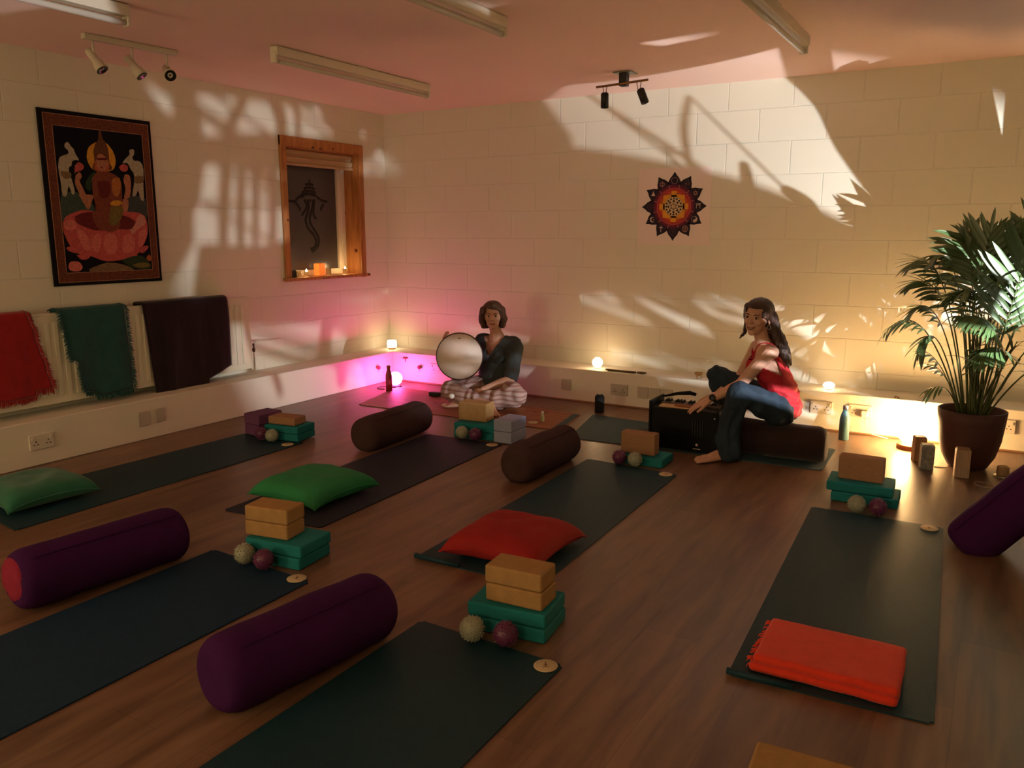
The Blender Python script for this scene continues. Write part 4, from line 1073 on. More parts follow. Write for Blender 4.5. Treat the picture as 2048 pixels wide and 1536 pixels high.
def globe_candle(loc, r, label, power, flat_=1.0):
    e = empty('globe_candle', loc, 0, label, 'candle')
    bm = new(); lathe(bm, [(0, 0), (r * 0.55, 0), (r * 0.6, 0.004), (r * 0.42, 0.010), (0, 0.010)], seg=24); mesh_obj('candle_dish', bm, m_plate2, e)
    bm = new(); ball(bm, (0, 0, 0.006 + r * flat_), (r, r, r * flat_), 3); mesh_obj('frosted_globe', bm, m_globe, e)
    lamp('candle_light', 'POINT', (loc[0], loc[1] - 0.02, loc[2] + r * 2.4), power, (1.0, 0.62, 0.28), 0.03)
globe_candle((-2.752, 5.975, LH), 0.043, 'round glowing candle on the back ledge between the two women', 0.5)
globe_candle((-0.965, 5.985, LH), 0.040, 'low glowing candle on back ledge behind the woman in red', 0.4, 0.62)
e = empty('candle_cup', (-4.900, 5.99, LH), 0, 'glowing cream candle cup on the ledge in the corner above the pink lamp', 'candle')
bm = new(); lathe(bm, [(0, 0), (0.030, 0), (0.034, 0.008), (0.036, 0.018)], seg=24); mesh_obj('cup_foot', bm, mat('tan_pottery', (0.5, 0.28, 0.12), 0.5), e)
bm = new(); lathe(bm, [(0.036, 0.018), (0.044, 0.022), (0.046, 0.055), (0.043, 0.080), (0.034, 0.086), (0, 0.086)], seg=24); mesh_obj('glowing_cup', bm, m_globe, e)
lamp('candle_light', 'POINT', (-4.88, 5.95, LH + 0.13), 0.18, (1.0, 0.62, 0.28), 0.03)
# window sill
SZ = WZ0 + 0.0015
tealight('tealight', (LW - 0.035, 5.135, SZ), 0.022, 0.045, 'left glass tealight on the pine window sill', 0.22)
tealight('tealight', (LW - 0.055, 5.640, SZ), 0.022, 0.050, 'right glass tealight on the pine window sill', 0.28)
tealight('tealight', (LW - 0.060, 5.430, SZ), 0.024, 0.060, 'tall clear glass tealight beside the orange candle box', 0.05, 0.5)
e = empty('candle_box', (LW - 0.085, 5.345, SZ), 0.1, 'glowing orange square candle holder on the window sill', 'candle')
bm = new(); box(bm, (0, 0, 0.052), (0.062, 0.085, 0.104), 0.004); mesh_obj('orange_shade', bm, mat('orange_shade', (0.85, 0.28, 0.05), 0.6, emit=(1.0, 0.20, 0.03), estr=0.30), e)
bm = new(); lathe(bm, [(0.022, 0.1045), (0.028, 0.1045), (0.028, 0.108), (0.022, 0.108)], seg=20); mesh_obj('top_rim', bm, m_brass, e)
e = empty('black_box', (LW - 0.045, 4.965, SZ), 0, 'small black holder at the left end of the window sill', 'box')
bm = new(); box(bm, (0, 0, 0.027), (0.060, 0.080, 0.054), 0.004); mesh_obj('box_body', bm, m_blk, e)
bm = new(); box(bm, (0, 0, 0.0575), (0.050, 0.070, 0.006), 0.002); mesh_obj('box_lid', bm, m_blk, e)
tealight('tealight', (LW - 0.030, 5.045, SZ), 0.018, 0.050, 'narrow glass candle next to the small black holder on the sill', 0.05, 0.5)

# things on the back ledge
m_stick = wood_mat('dark_incense_wood', (0.07, 0.04, 0.02), (0.14, 0.08, 0.04), (3, 20, 20))
bm = new(); tube(bm, [(-0.135, 0, 0.012), (-0.11, 0, 0.008), (0, 0.002, 0.007), (0.11, 0, 0.008), (0.13, 0, 0.009)], [0.005, 0.010, 0.008, 0.010, 0.006], 8)
o = mesh_obj('incense_holder', bm, m_stick); setloc(o, (-2.515, 5.905, LH + 0.001), -0.02); tag(o, 'long dark wooden incense holder on the edge of the back ledge', 'incense holder')
bm = new(); tube(bm, [(-0.038, 0, 0.010), (0, 0.0, 0.009), (0.038, 0, 0.010)], [0.007, 0.010, 0.006], 8)
o = mesh_obj('wooden_clapper', bm, m_stick); setloc(o, (-2.340, 5.905, LH + 0.001), 0.05); tag(o, 'short dark wooden piece right of the long incense holder', 'stick')
e = empty('incense_burner', (-1.893, 5.935, LH), 0, 'small brass footed incense burner on the back ledge behind her knees', 'incense burner')
m_br2 = mat('old_brass', (0.45, 0.26, 0.09), 0.3, 0.5, metal=0.85)
bm = new(); lathe(bm, [(0, 0.022), (0.012, 0.022), (0.026, 0.030), (0.030, 0.044), (0.033, 0.048), (0.028, 0.048), (0.010, 0.034), (0, 0.033)], seg=24); mesh_obj('bowl', bm, m_br2, e)
for k in range(3):
    a = k * 2.1 + 0.4; bm = new(); tube(bm, [(0.014 * math.cos(a), 0.014 * math.sin(a), 0.026), (0.024 * math.cos(a), 0.024 * math.sin(a), 0.012), (0.020 * math.cos(a), 0.020 * math.sin(a), 0.001)], 0.003, 6); mesh_obj('leg', bm, m_br2, e)
bm = new(); lathe(bm, [(0, 0), (0.014, 0), (0.016, 0.006), (0.010, 0.012), (0, 0.014)], seg=16)
o = mesh_obj('incense_cone', bm, m_stick); setloc(o, (-0.520, 5.90, LH + 0.001)); tag(o, 'tiny dark cone on the ledge edge above the salt lamp', 'incense cone')

# ------------------------------------------------------------------ bottles and speaker
def bottle(loc, h, r, m, mc, label):
    e = empty('water_bottle', loc, 0, label, 'bottle')
    bm = new(); lathe(bm, [(0, 0), (r * 0.93, 0), (r, 0.006), (r, h * 0.55), (r * 0.96, h * 0.62), (r * 0.72, h * 0.75), (r * 0.50, h * 0.83), (r * 0.46, h * 0.88), (0, h * 0.88)], seg=32); mesh_obj('bottle_body', bm, m, e)
    bm = new(); lathe(bm, [(0, h * 0.882), (r * 0.54, h * 0.882), (r * 0.56, h * 0.89), (r * 0.56, h * 0.985), (r * 0.50, h), (0, h)], seg=28); mesh_obj('bottle_cap', bm, mc, e)
bottle((-0.796, 5.655, 0.0005), 0.235, 0.033, mat('teal_bottle_paint', (0.10, 0.22, 0.24), 0.35, 0.5, var=0.04), mat('steel_cap', (0.55, 0.50, 0.45), 0.25, 0.5, metal=0.8), 'slim teal metal bottle standing before the right part of the back ledge')
bottle((-4.478, 5.420, 0.0005), 0.225, 0.029, mat('crimson_bottle_paint', (0.35, 0.02, 0.05), 0.3, 0.5, var=0.04), mat('crimson_cap', (0.40, 0.08, 0.08), 0.4, 0.4), 'slim crimson bottle standing in front of the magenta lamp')
e = empty('speaker', (-2.548, 5.585, 0.0005), 0.1, 'small black upright speaker on bare floor before the back ledge', 'speaker')
bm = new(); lathe(bm, [(0, 0), (0.033, 0), (0.037, 0.005), (0.037, 0.118), (0.033, 0.128), (0.026, 0.130), (0, 0.130)], seg=28); mesh_obj('cloth_body', bm, mat('speaker_cloth', (0.010, 0.010, 0.010), 0.8, 0.2, bump=0.5, bscale=300), e)
bm = new(); lathe(bm, [(0, 0.1305), (0.024, 0.1305), (0.026, 0.136), (0.022, 0.142), (0, 0.142)], seg=24); mesh_obj('top_dial', bm, m_blk, e)
e = empty('oil_vial', (-2.762, 5.065, 0.006), 0, 'tiny white vial with cap on the rust brown mat', 'bottle')
bm = new(); lathe(bm, [(0, 0), (0.013, 0), (0.014, 0.003), (0.014, 0.040), (0.010, 0.048), (0, 0.048)], seg=20); mesh_obj('vial_body', bm, mat('pale_label', (0.50, 0.52, 0.34), 0.5), e)
bm = new(); lathe(bm, [(0, 0.049), (0.0095, 0.049), (0.0095, 0.074), (0.008, 0.076), (0, 0.076)], seg=16); mesh_obj('vial_cap', bm, mat('white_cap', (0.75, 0.70, 0.60), 0.4), e)

# ------------------------------------------------------------------ boxes and trinkets by the plant
m_card = wood_mat('pale_wood_box', (0.32, 0.20, 0.11), (0.45, 0.29, 0.17), (12, 12, 1), 0.6)
m_cardd = wood_mat('brown_wood_box', (0.22, 0.11, 0.05), (0.34, 0.18, 0.09), (12, 12, 1), 0.6)
m_patt = mat('grey_patterned_card', (0.22, 0.21, 0.18), 0.6, 0.3, var=0.85, scale=38, detail=1)
def tall_box(loc, s, rz, m, mt, label):
    e = empty('candle_box', loc, rz, label, 'box')
    bm = new(); box(bm, (0, 0, s[2] / 2), s, 0.002); mesh_obj('box_body', bm, m, e)
    bm = new(); box(bm, (0, 0, s[2] + 0.003), (s[0] * 0.92, s[1] * 0.92, 0.006), 0.002); mesh_obj('box_lid', bm, mt, e)
tall_box((-0.322, 5.330, 0.0005), (0.066, 0.066, 0.150), 0.35, m_cardd, m_cardd, 'tall brown box nearest the salt lamp')
tall_box((-0.268, 5.165, 0.0005), (0.070, 0.066, 0.145), 0.25, m_patt, m_patt, 'tall grey patterned box between the brown box and pot')
tall_box((-0.085, 5.105, 0.0005), (0.074, 0.066, 0.160), 0.15, m_card, m_cardd, 'tall pale wooden box in front of the plant pot')
e = empty('straw_candle_pot', (0.118, 5.225, 0.0005), 0, 'small woven round pot on a glass dish, right of plant pot', 'pot')
bm = new(); lathe(bm, [(0, 0), (0.042, 0), (0.050, 0.005), (0.048, 0.006), (0, 0.003)], seg=28); mesh_obj('glass_dish', bm, m_cglass, e)
bm = new(); lathe(bm, [(0, 0.006), (0.028, 0.006), (0.031, 0.012), (0.031, 0.055), (0.028, 0.060), (0, 0.060)], seg=28); mesh_obj('woven_pot', bm, mat('woven_straw', (0.36, 0.22, 0.10), 0.8, bump=0.8, bscale=220, var=0.3, scale=120), e)
bm = new()
slab(bm, [(-0.030, 0), (-0.018, 0.010), (0.0, 0.014), (0.020, 0.009), (0.034, 0), (0.018, -0.008), (-0.004, -0.012), (-0.02, -0.008)], 0, 0.003)
o = mesh_obj('fallen_leaf', bm, mat('dry_leaf', (0.14, 0.07, 0.03), 0.7)); setloc(o, (-0.200, 5.250, 0.0005), 0.2); tag(o, 'small dark fallen leaf on the floor left of the pot', 'leaf')
bm = new()
pts = [(0.085, 4.98, 0.003), (0.04, 4.93, 0.003), (-0.01, 4.97, 0.003), (0.0, 5.03, 0.003), (0.06, 5.02, 0.003), (0.10, 4.94, 0.003), (0.06, 4.86, 0.003), (0.11, 4.80, 0.003)]
tube(bm, smooth_line(pts, 6), 0.0022, 5)
o = mesh_obj('thin_cord', bm, mat('pale_cord', (0.42, 0.30, 0.18), 0.6)); tag(o, 'thin pale cord coiled on the floor in front of the pot', 'cord')
bm = new()
pts = [(-4.62, 5.60, 0.004), (-4.66, 5.50, 0.004), (-4.62, 5.44, 0.004), (-4.56, 5.46, 0.004)]
tube(bm, smooth_line(pts, 6), 0.004, 6)
o = mesh_obj('lamp_cord', bm, m_dark); tag(o, 'dark cord curling on the floor left of the crimson bottle', 'cord')
# corner ornaments above the pink lamp
m_orn = mat('rosy_ornament', (0.30, 0.05, 0.10), 0.5)
for nm, x, y, lab, s in (('hanging_bauble', LL + 0.020, 5.640, 'dull round ornament stuck on the left ledge by the pink lamp', 'l'), ('hanging_bauble', -4.475, BL - 0.020, 'dark pink round ornament on the back ledge by the pink lamp', 'b')):
    e = empty(nm, (x, y, 0.150), 0, lab, 'ornament')
    bm = new(); ball(bm, (0, 0, 0), 0.019, 2); mesh_obj('bauble', bm, m_orn, e)
    bm = new(); tube(bm, [(0, 0, -0.018), (0.003, 0, -0.045)], 0.002, 5); mesh_obj('thread', bm, m_dark, e)
e = empty('lotus_ornament', (-4.640, BL - 0.012, 0.215), 0, 'small dark lotus ornament high on the ledge above the pink lamp', 'ornament')
bm = new()
for k in range(7):
    a = (k - 3) * 0.32
    tube(bm, [(0, 0, 0), (0.018 * math.sin(a) * 1.6, 0, 0.010 * math.cos(a) - 0.002), (0.034 * math.sin(a) * 1.1, 0, 0.012 * math.cos(a))], [0.004, 0.005, 0.001], 6)
mesh_obj('petals', bm, m_orn, e)
bm = new(); tube(bm, [(0, 0, 0), (0, 0, -0.03)], 0.0022, 5); mesh_obj('stem', bm, m_orn, e)
# dark case beside the drummer
bm = new(); box(bm, (0, 0, 0.018), (0.10, 0.05, 0.036), 0.010)
o = mesh_obj('drum_case_strap', bm, m_blk); setloc(o, (-3.985, 5.42, 0.0065), 0.2); tag(o, 'small black pouch on the mat left of the drummer', 'pouch')

# ------------------------------------------------------------------ lamps of the rest of the room (behind the camera)
e = empty('wall_lamp', (-0.7, RE + 0.02, 1.70), 0, 'warm shaded wall lamp on the rear wall', 'lamp')
bm = new(); box(bm, (0, 0.010, 0), (0.10, 0.02, 0.16), 0.005); mesh_obj('back_plate', bm, m_brass, e)
bm = new(); tube(bm, [(0, 0.02, -0.03), (0, 0.20, -0.06), (0, 0.42, -0.04)], 0.008, 8); mesh_obj('lamp_arm', bm, m_brass, e)
e = empty('floor_spotlight', (UP.x + 0.055, UP.y - 0.035, 0), 0, 'small black spotlight out of view to the right, aimed at the palm', 'spotlight')
aim = V((-0.78, 0.50, 0.40)).normalized(); M4 = Matrix.Translation(V((-0.055, 0.035, UP.z)) - aim * 0.012) @ aim.to_track_quat('Z', 'Y').to_matrix().to_4x4()
bm = new(); lathe(bm, [(0, -0.10), (0.030, -0.10), (0.036, -0.08), (0.036, -0.002), (0.030, -0.002), (0.028, -0.006), (0, -0.006)], seg=28, mat=M4); mesh_obj('spotlight_head', bm, m_blk, e)
bm = new(); lathe(bm, [(0, 0), (0.07, 0), (0.072, 0.006), (0.02, 0.014), (0.010, 0.02), (0.010, 0.84), (0, 0.84)], seg=28); mesh_obj('spotlight_stand', bm, m_blk, e)
ha = V((-0.78, 0.50, 0)).normalized(); hs = V((0.50, 0.78, 0)).normalized(); ho = V((-0.055, 0.035, UP.z))
q = [ho + ha * a + hs * b_ + V((0, 0, c)) for a, b_, c in ((-0.03, -0.16, 0.045), (-0.03, 0.16, 0.045), (0.11, 0.20, 0.068), (0.11, -0.20, 0.068))]
def flap(q):  # added upper flap, keeps the beam off the near ceiling
    bm = new()
    lo = [bm.verts.new(v) for v in q]; hi = [bm.verts.new(v + V((0, 0, 0.003))) for v in q]
    bm.faces.new(lo[::-1]); bm.faces.new(hi)
    for i in range(4): bm.faces.new([lo[i], lo[(i + 1) % 4], hi[(i + 1) % 4], hi[i]])
    mesh_obj('added_light_flap', bm, m_blk, e)
flap(q)
def fan(a_, el): return ho + V((0.17 * math.cos(R(a_)), 0.17 * math.sin(R(a_)), -0.17 * math.tan(R(el))))
rim = [(215, -12), (190, -12), (183, -8), (180, 4), (177, 10), (170, 12.5), (163, 14.5), (157, 19), (150, 20), (140, 20), (128, 19), (121, 10), (112, 4), (100, 2), (85, 2)]
bm = new()  # added lower flap, its rim shaped to keep light off floor and left ledge
inn = [bm.verts.new(ho + V((0.05 * math.cos(R(a_)), 0.05 * math.sin(R(a_)), -0.055))) for a_, el in rim]
out = [bm.verts.new(fan(a_, el)) for a_, el in rim]
for k in range(len(rim) - 1): bm.faces.new([inn[k], out[k], out[k + 1], inn[k + 1]])
sh_ = mesh_obj('added_light_flap', bm, m_blk, e); md = sh_.modifiers.new('sheet', 'SOLIDIFY'); md.thickness = 0.002; md.offset = -1

# ================================================================== people
def hull(bm, a, ra, b, rb, sub=2):
    """convex hull of two balls: a tapered limb segment"""
    t = bmesh.new()
    for c, r in ((a, ra), (b, rb)):
        s = bmesh.new(); bmesh.ops.create_icosphere(s, subdivisions=sub, radius=1.0)
        rr = r if isinstance(r, (tuple, list)) else (r, r, r)
        for v in s.verts: v.co = V((v.co.x * rr[0], v.co.y * rr[1], v.co.z * rr[2])) + V(c)
        for v in s.verts: t.verts.new(v.co)
        s.free()
    bmesh.ops.convex_hull(t, input=t.verts[:])
    lone = [v for v in t.verts if not v.link_faces]
    bmesh.ops.delete(t, geom=lone, context='VERTS')
    join(bm, t)

def chain(bm, pts):
    for (a, ra), (b, rb) in zip(pts[:-1], pts[1:]): hull(bm, a, ra, b, rb)

def fused(name, bm, voxel, smooth, m, parent, cut=None, disp=None, solid=0.0):
    """fuse overlapping volumes into one continuous skin, smooth it, optionally cut openings"""
    me = bpy.data.meshes.new(name + '_raw'); bm.to_mesh(me); bm.free()
    t = bpy.data.objects.new(name + '_raw', me); COL.objects.link(t)
    r = t.modifiers.new('fuse', 'REMESH'); r.mode = 'VOXEL'; r.voxel_size = voxel; r.adaptivity = 0.0
    s = t.modifiers.new('soft', 'SMOOTH'); s.factor = 0.5; s.iterations = smooth
    dg = bpy.context.evaluated_depsgraph_get()
    out = bpy.data.meshes.new_from_object(t.evaluated_get(dg))
    bpy.data.objects.remove(t); bpy.data.meshes.remove(me)
    b2 = bmesh.new(); b2.from_mesh(out); bpy.data.meshes.remove(out)
    if disp is not None:
        b2.normal_update()
        mv = [(v, disp(v.co)) for v in b2.verts]
        for v, d_ in mv: v.co += v.normal * d_
    if cut is not None:
        bmesh.ops.delete(b2, geom=[f for f in b2.faces if cut(f.calc_center_median())], context='FACES')
    o = mesh_obj(name, b2, m, parent, smooth=True, world=True)
    if solid:
        md = o.modifiers.new('cloth', 'SOLIDIFY'); md.thickness = solid; md.offset = 1
    return o

m_skin = mat('skin', (0.54, 0.29, 0.20), 0.55, 0.35, var=0.06, scale=14, sss=0.08)
m_skin2 = mat('skin_warm', (0.66, 0.36, 0.25), 0.5, 0.4, var=0.06, scale=14, sss=0.08)
m_lip = mat('lips', (0.34, 0.10, 0.08), 0.5, 0.4)
m_eyew = mat('eye_white', (0.55, 0.48, 0.40), 0.3, 0.5, var=0.02)
m_iris = mat('iris', (0.03, 0.02, 0.015), 0.2, 0.6)
m_teeth = mat('teeth', (0.68, 0.60, 0.50), 0.3, 0.5, var=0.02)

def head_matrix(c, look, roll=0.0):
    f = V(look).normalized(); up = V((0, 0, 1)); r = f.cross(up).normalized(); u = r.cross(f)
    m = Matrix((( r.x, f.x, u.x, c[0]), (r.y, f.y, u.y, c[1]), (r.z, f.z, u.z, c[2]), (0, 0, 0, 1)))
    return m @ Matrix.Rotation(roll, 4, 'Y')

def add_head(bm, M, s=1.0):
    """skull, jaw, nose, ears in head space: x right of viewerless face, y forward, z up; origin = skull centre"""
    def B(c, r): ball(bm, M @ (V(c) * s), [x * s for x in r], 3, mat=M.to_3x3().to_4x4())
    B((0, -0.012, 0.022), (0.074, 0.088, 0.084))
    B((0, 0.018, 0.000), (0.066, 0.070, 0.080))
    B((0, 0.030, -0.050), (0.052, 0.050, 0.052))
    B((0, 0.052, -0.084), (0.026, 0.026, 0.022))
    B((0.030, 0.062, -0.020), (0.024, 0.018, 0.022)); B((-0.030, 0.062, -0.020), (0.024, 0.018, 0.022))
    B((0, 0.076, 0.030), (0.046, 0.014, 0.010))
    hull(bm, M @ (V((0, 0.084, 0.012)) * s), 0.0065 * s, M @ (V((0, 0.100, -0.018)) * s), 0.0105 * s)
    B((0.010, 0.090, -0.022), (0.008, 0.008, 0.007)); B((-0.010, 0.090, -0.022), (0.008, 0.008, 0.007))
    B((0, 0.080, -0.050), (0.022, 0.012, 0.012))
    for sx in (-1, 1): B((sx * 0.076, -0.004, -0.006), (0.007, 0.016, 0.030))

def add_face_bits(M, s, parent, smile=False, brow=(0.05, 0.025, 0.015)):
    mb = mat('brow_%.2f' % brow[0], brow, 0.8, 0.1)
    for sx in (-1, 1):
        bm = new(); ball(bm, M @ (V((sx * 0.029, 0.076, 0.006)) * s), (0.0125 * s, 0.0075 * s, 0.0065 * s), 2, mat=M.to_3x3().to_4x4()); ey = mesh_obj('eye', bm, m_eyew, parent, world=True)
        bm = new(); ball(bm, M @ (V((sx * 0.029, 0.0815, 0.006)) * s), (0.0062 * s, 0.0035 * s, 0.0062 * s), 2, mat=M.to_3x3().to_4x4()); o = mesh_obj('iris', bm, m_iris, ey, world=False)
        o.parent = ey; o.matrix_parent_inverse = (Matrix.Translation(parent.location)).inverted() @ Matrix.Identity(4) if False else Matrix.Identity(4)
        bm = new(); tube(bm, [M @ (V(p) * s) for p in ((sx * 0.012, 0.088, 0.024), (sx * 0.028, 0.0875, 0.030), (sx * 0.046, 0.074, 0.024))], [0.0025 * s, 0.0032 * s, 0.0015 * s], 6); mesh_obj('eyebrow', bm, mb, parent, world=True)
        bm = new(); tube(bm, [M @ (V(p) * s) for p in ((sx * 0.016, 0.083, 0.010), (sx * 0.029, 0.0845, 0.0145), (sx * 0.043, 0.075, 0.010))], [0.0014 * s, 0.0020 * s, 0.0012 * s], 6); mesh_obj('eyelid', bm, mb, parent, world=True)
    bm = new()
    if smile:
        up = [(-0.027, 0.079, -0.046), (-0.014, 0.0895, -0.0505), (0, 0.0925, -0.0515), (0.014, 0.0895, -0.0505), (0.027, 0.079, -0.046)]
        lo = [(-0.026, 0.079, -0.047), (-0.013, 0.0885, -0.0600), (0, 0.0915, -0.0630), (0.013, 0.0885, -0.0600), (0.026, 0.079, -0.047)]
        tb = new(); tube(tb, [M @ (V(p) * s) for p in ((-0.019, 0.0845, -0.0520), (0, 0.0900, -0.0565), (0.019, 0.0845, -0.0520))], [0.002 * s, 0.0042 * s, 0.002 * s], 8); mesh_obj('teeth', tb, m_teeth, parent, world=True)
    else:
        up = [(-0.022, 0.083, -0.054), (-0.008, 0.0915, -0.0515), (0, 0.092, -0.0525), (0.008, 0.0915, -0.0515), (0.022, 0.083, -0.054)]
        lo = [(-0.020, 0.083, -0.0555), (-0.008, 0.0905, -0.0590), (0, 0.0915, -0.0600), (0.008, 0.0905, -0.0590), (0.020, 0.083, -0.0555)]
    tube(bm, smooth_line([tuple(M @ (V(p) * s)) for p in up], 4), 0.0024 * s, 6)
    mesh_obj('upper_lip', bm, m_lip, parent, world=True)
    bm = new(); tube(bm, smooth_line([tuple(M @ (V(p) * s)) for p in lo], 4), 0.0028 * s, 6); mesh_obj('lower_lip', bm, m_lip, parent, world=True)

def add_hand(bm, wrist, palm_dir, back_up, spread=1.0, curl=(0.25, 0.3, 0.35, 0.4), side=1, scale=1.0, thumb_curl=0.3, lens=(0.068, 0.075, 0.070, 0.056)):
    """palm, four unequal bent fingers and a thumb leaving the side of the palm; `side` = which side the thumb is on"""
    d = V(palm_dir).normalized(); n = V(back_up); n = (n - d * n.dot(d)).normalized(); x = d.cross(n).normalized() * side
    w_ = V(wrist); k = scale
    P_ = lambda a, b, c: w_ + (d * a + x * b + n * c) * k
    hull(bm, P_(0, 0.0, 0), 0.019 * k, P_(0.030, 0.004, 0), 0.021 * k)
    for b in (-0.030, -0.010, 0.011, 0.030): hull(bm, P_(0.015, b * 0.55, 0), 0.0125 * k, P_(0.080, b, 0.0), 0.0098 * k)
    hull(bm, P_(0.050, -0.024, 0), 0.011 * k, P_(0.050, 0.026, 0), 0.011 * k)
    for i, b in enumerate((0.030, 0.011, -0.010, -0.030)):
        L_ = lens[i]; a = 0.082; y = b; c = 0.0; an = 0.0; sp = (b * 5.5) * spread
        r = 0.0088
        p0 = P_(a, y, c)
        for seg, fr in enumerate((0.44, 0.31, 0.25)):
            an += curl[i] * (1.0 if seg else 0.7)
            dirv = d * math.cos(an) * math.cos(sp) + x * math.sin(sp) * math.cos(an) - n * math.sin(an)
            p1 = p0 + dirv * L_ * fr * k
            hull(bm, p0, r * k, p1, (r - 0.0007) * k); r -= 0.0008; p0 = p1
    t0 = P_(0.022, 0.022, -0.004); t1 = P_(0.050, 0.048, -0.008); t2 = P_(0.076, 0.060, -0.012 - 0.010 * thumb_curl); t3 = P_(0.098, 0.062 - 0.01 * thumb_curl, -0.014 - 0.025 * thumb_curl)
    hull(bm, t0, 0.0135 * k, t1, 0.0115 * k); hull(bm, t1, 0.0115 * k, t2, 0.0098 * k); hull(bm, t2, 0.0098 * k, t3, 0.0080 * k)

def add_foot(bm, heel, toe_dir, k=1.0, side=1):
    d = V(toe_dir); d.z = 0; d.normalize(); x = V((d.y, -d.x, 0)) * side; h = V(heel)
    P_ = lambda a, b, c: h + (d * a + x * b + V((0, 0, c))) * k
    hull(bm, P_(0, 0, 0.028), 0.028 * k, P_(0.06, 0.0, 0.034), 0.030 * k)
    hull(bm, P_(0.03, 0, 0.055), 0.030 * k, P_(0.13, 0.006, 0.026), 0.024 * k)
    for b in (-0.034, 0.0, 0.030): hull(bm, P_(0.06, b * 0.5, 0.026), 0.022 * k, P_(0.163, b, 0.015), 0.0145 * k)
    for i, (b, l, r) in enumerate(((0.036, 0.228, 0.0125), (0.012, 0.230, 0.0085), (-0.008, 0.222, 0.0080), (-0.027, 0.210, 0.0076), (-0.045, 0.194, 0.0072))):
        hull(bm, P_(0.160, b * 0.95, 0.014), r * 1.02 * k, P_(l - 0.014, b * 1.08, 0.014), r * k); hull(bm, P_(l - 0.014, b * 1.08, 0.014), r * k, P_(l, b * 1.1, 0.010), r * 0.85 * k)

# ------------------------------------------------------------------ drummer, cross-legged against the back ledge
p1 = empty('person', (-3.44, 5.40, 0.006), 0, 'person in dark V-neck top sitting cross-legged, holding a frame drum', 'person')
HC1 = V((-3.468, 5.515, 0.702)); HM1 = head_matrix(HC1, (0.54, -1, -0.05), 0.03)
bm = new()
add_head(bm, HM1, 0.98)
chain(bm, [((-3.478, 5.535, 0.655), 0.047), ((-3.462, 5.555, 0.560), 0.050), ((-3.455, 5.560, 0.500), (0.085, 0.06, 0.05))])
hull(bm, (-3.585, 5.560, 0.492), 0.045, (-3.320, 5.560, 0.487), 0.045)
hull(bm, (-3.445, 5.555, 0.43), (0.135, 0.085, 0.09), (-3.440, 5.550, 0.27), (0.125, 0.095, 0.08))
hull(bm, (-3.440, 5.550, 0.27), (0.125, 0.095, 0.08), (-3.440, 5.545, 0.13), (0.150, 0.11, 0.10))
Lsh, Lel, Lwr = V((-3.275, 5.545, 0.450)), V((-3.225, 5.395, 0.225)), V((-3.395, 5.245, 0.150))
Rsh, Rel, Rwr = V((-3.625, 5.545, 0.450)), V((-3.715, 5.440, 0.250)), V((-3.788, 5.320, 0.480))
chain(bm, [(Lsh, 0.050), (Lsh.lerp(Lel, .55), 0.043), (Lel, 0.037), (Lel.lerp(Lwr, .35), 0.037), (Lwr, 0.024)])
chain(bm, [(Rsh, 0.050), (Rsh.lerp(Rel, .55), 0.043), (Rel, 0.037), (Rel.lerp(Rwr, .35), 0.037), (Rwr, 0.023)])
add_hand(bm, Lwr, (-0.75, -0.30, -0.42), (0.1, -0.55, 0.85), 0.3, (0.45, 0.5, 0.55, 0.6), 1, 0.92, 0.6)
add_hand(bm, Rwr, (0.12, -0.45, 0.55), (-0.9, -0.30, 0.15), 0.3, (0.50, 0.55, 0.6, 0.6), 1, 0.92, 0.5)
# legs
RK, LK = V((-3.690, 5.215, 0.115)), V((-3.085, 5.235, 0.130))
RA, LA = V((-3.285, 5.120, 0.070)), V((-3.500, 5.150, 0.070))
chain(bm, [((-3.520, 5.500, 0.115), 0.085), (RK, 0.060), (RK.lerp(RA, .35), 0.052), (RA, 0.034)])
chain(bm, [((-3.360, 5.500, 0.115), 0.085), (LK, 0.060), (LK.lerp(LA, .35), 0.052), (LA, 0.034)])
add_foot(bm, (-3.250, 5.145, 0.008), (0.62, -0.78, 0), 0.88, -1)
add_foot(bm, (-3.500, 5.180, 0.008), (-0.85, -0.45, 0), 0.88, 1)
fused('body', bm, 0.0042, 4, m_skin, p1)
add_face_bits(HM1, 0.98, p1, False, (0.10, 0.05, 0.03))
# bobbed hair
m_hair1 = mat('brown_bob_hair', (0.075, 0.032, 0.018), 0.5, 0.4, var=0.5, scale=7, stretch=(9, 9, 0.6), bump=0.7, bscale=40)
bm = new()
def HB(c, r, M=HM1, s=0.98, b=None): ball(b if b is not None else bm, M @ (V(c) * s), [x * s for x in r], 3, mat=M.to_3x3().to_4x4())
HB((0, -0.020, 0.038), (0.090, 0.102, 0.086)); HB((0, -0.045, -0.010), (0.088, 0.078, 0.088))
for sx in (-1, 1):
    hull(bm, HM1 @ V((sx * 0.070, 0.020, 0.050)), 0.034, HM1 @ V((sx * 0.090, 0.005, -0.030)), 0.028)
    hull(bm, HM1 @ V((sx * 0.090, 0.005, -0.030)), 0.028, HM1 @ V((sx * 0.078, 0.004, -0.080)), 0.024)
    hull(bm, HM1 @ V((sx * 0.078, 0.004, -0.080)), 0.024, HM1 @ V((0, -0.080, -0.080)), 0.030)
hull(bm, HM1 @ V((-0.010, 0.060, 0.088)), 0.026, HM1 @ V((0.062, 0.048, 0.040)), 0.020)
hull(bm, HM1 @ V((-0.010, 0.060, 0.088)), 0.026, HM1 @ V((-0.066, 0.036, 0.045)), 0.020)
inv1 = HM1.inverted()
def cut1(p):
    q = inv1 @ p
    return q.y > 0.035 and abs(q.x) < 0.060 and q.z < 0.060 + 0.25 * q.x
fused('hair', bm, 0.0050, 4, m_hair1, p1, cut=cut1, disp=lambda p: 0.0016 * math.sin((inv1 @ p).x * 420) * min(1, max(0, 0.09 - (inv1 @ p).z) * 12) + 0.002 * noise.noise(p * 60))
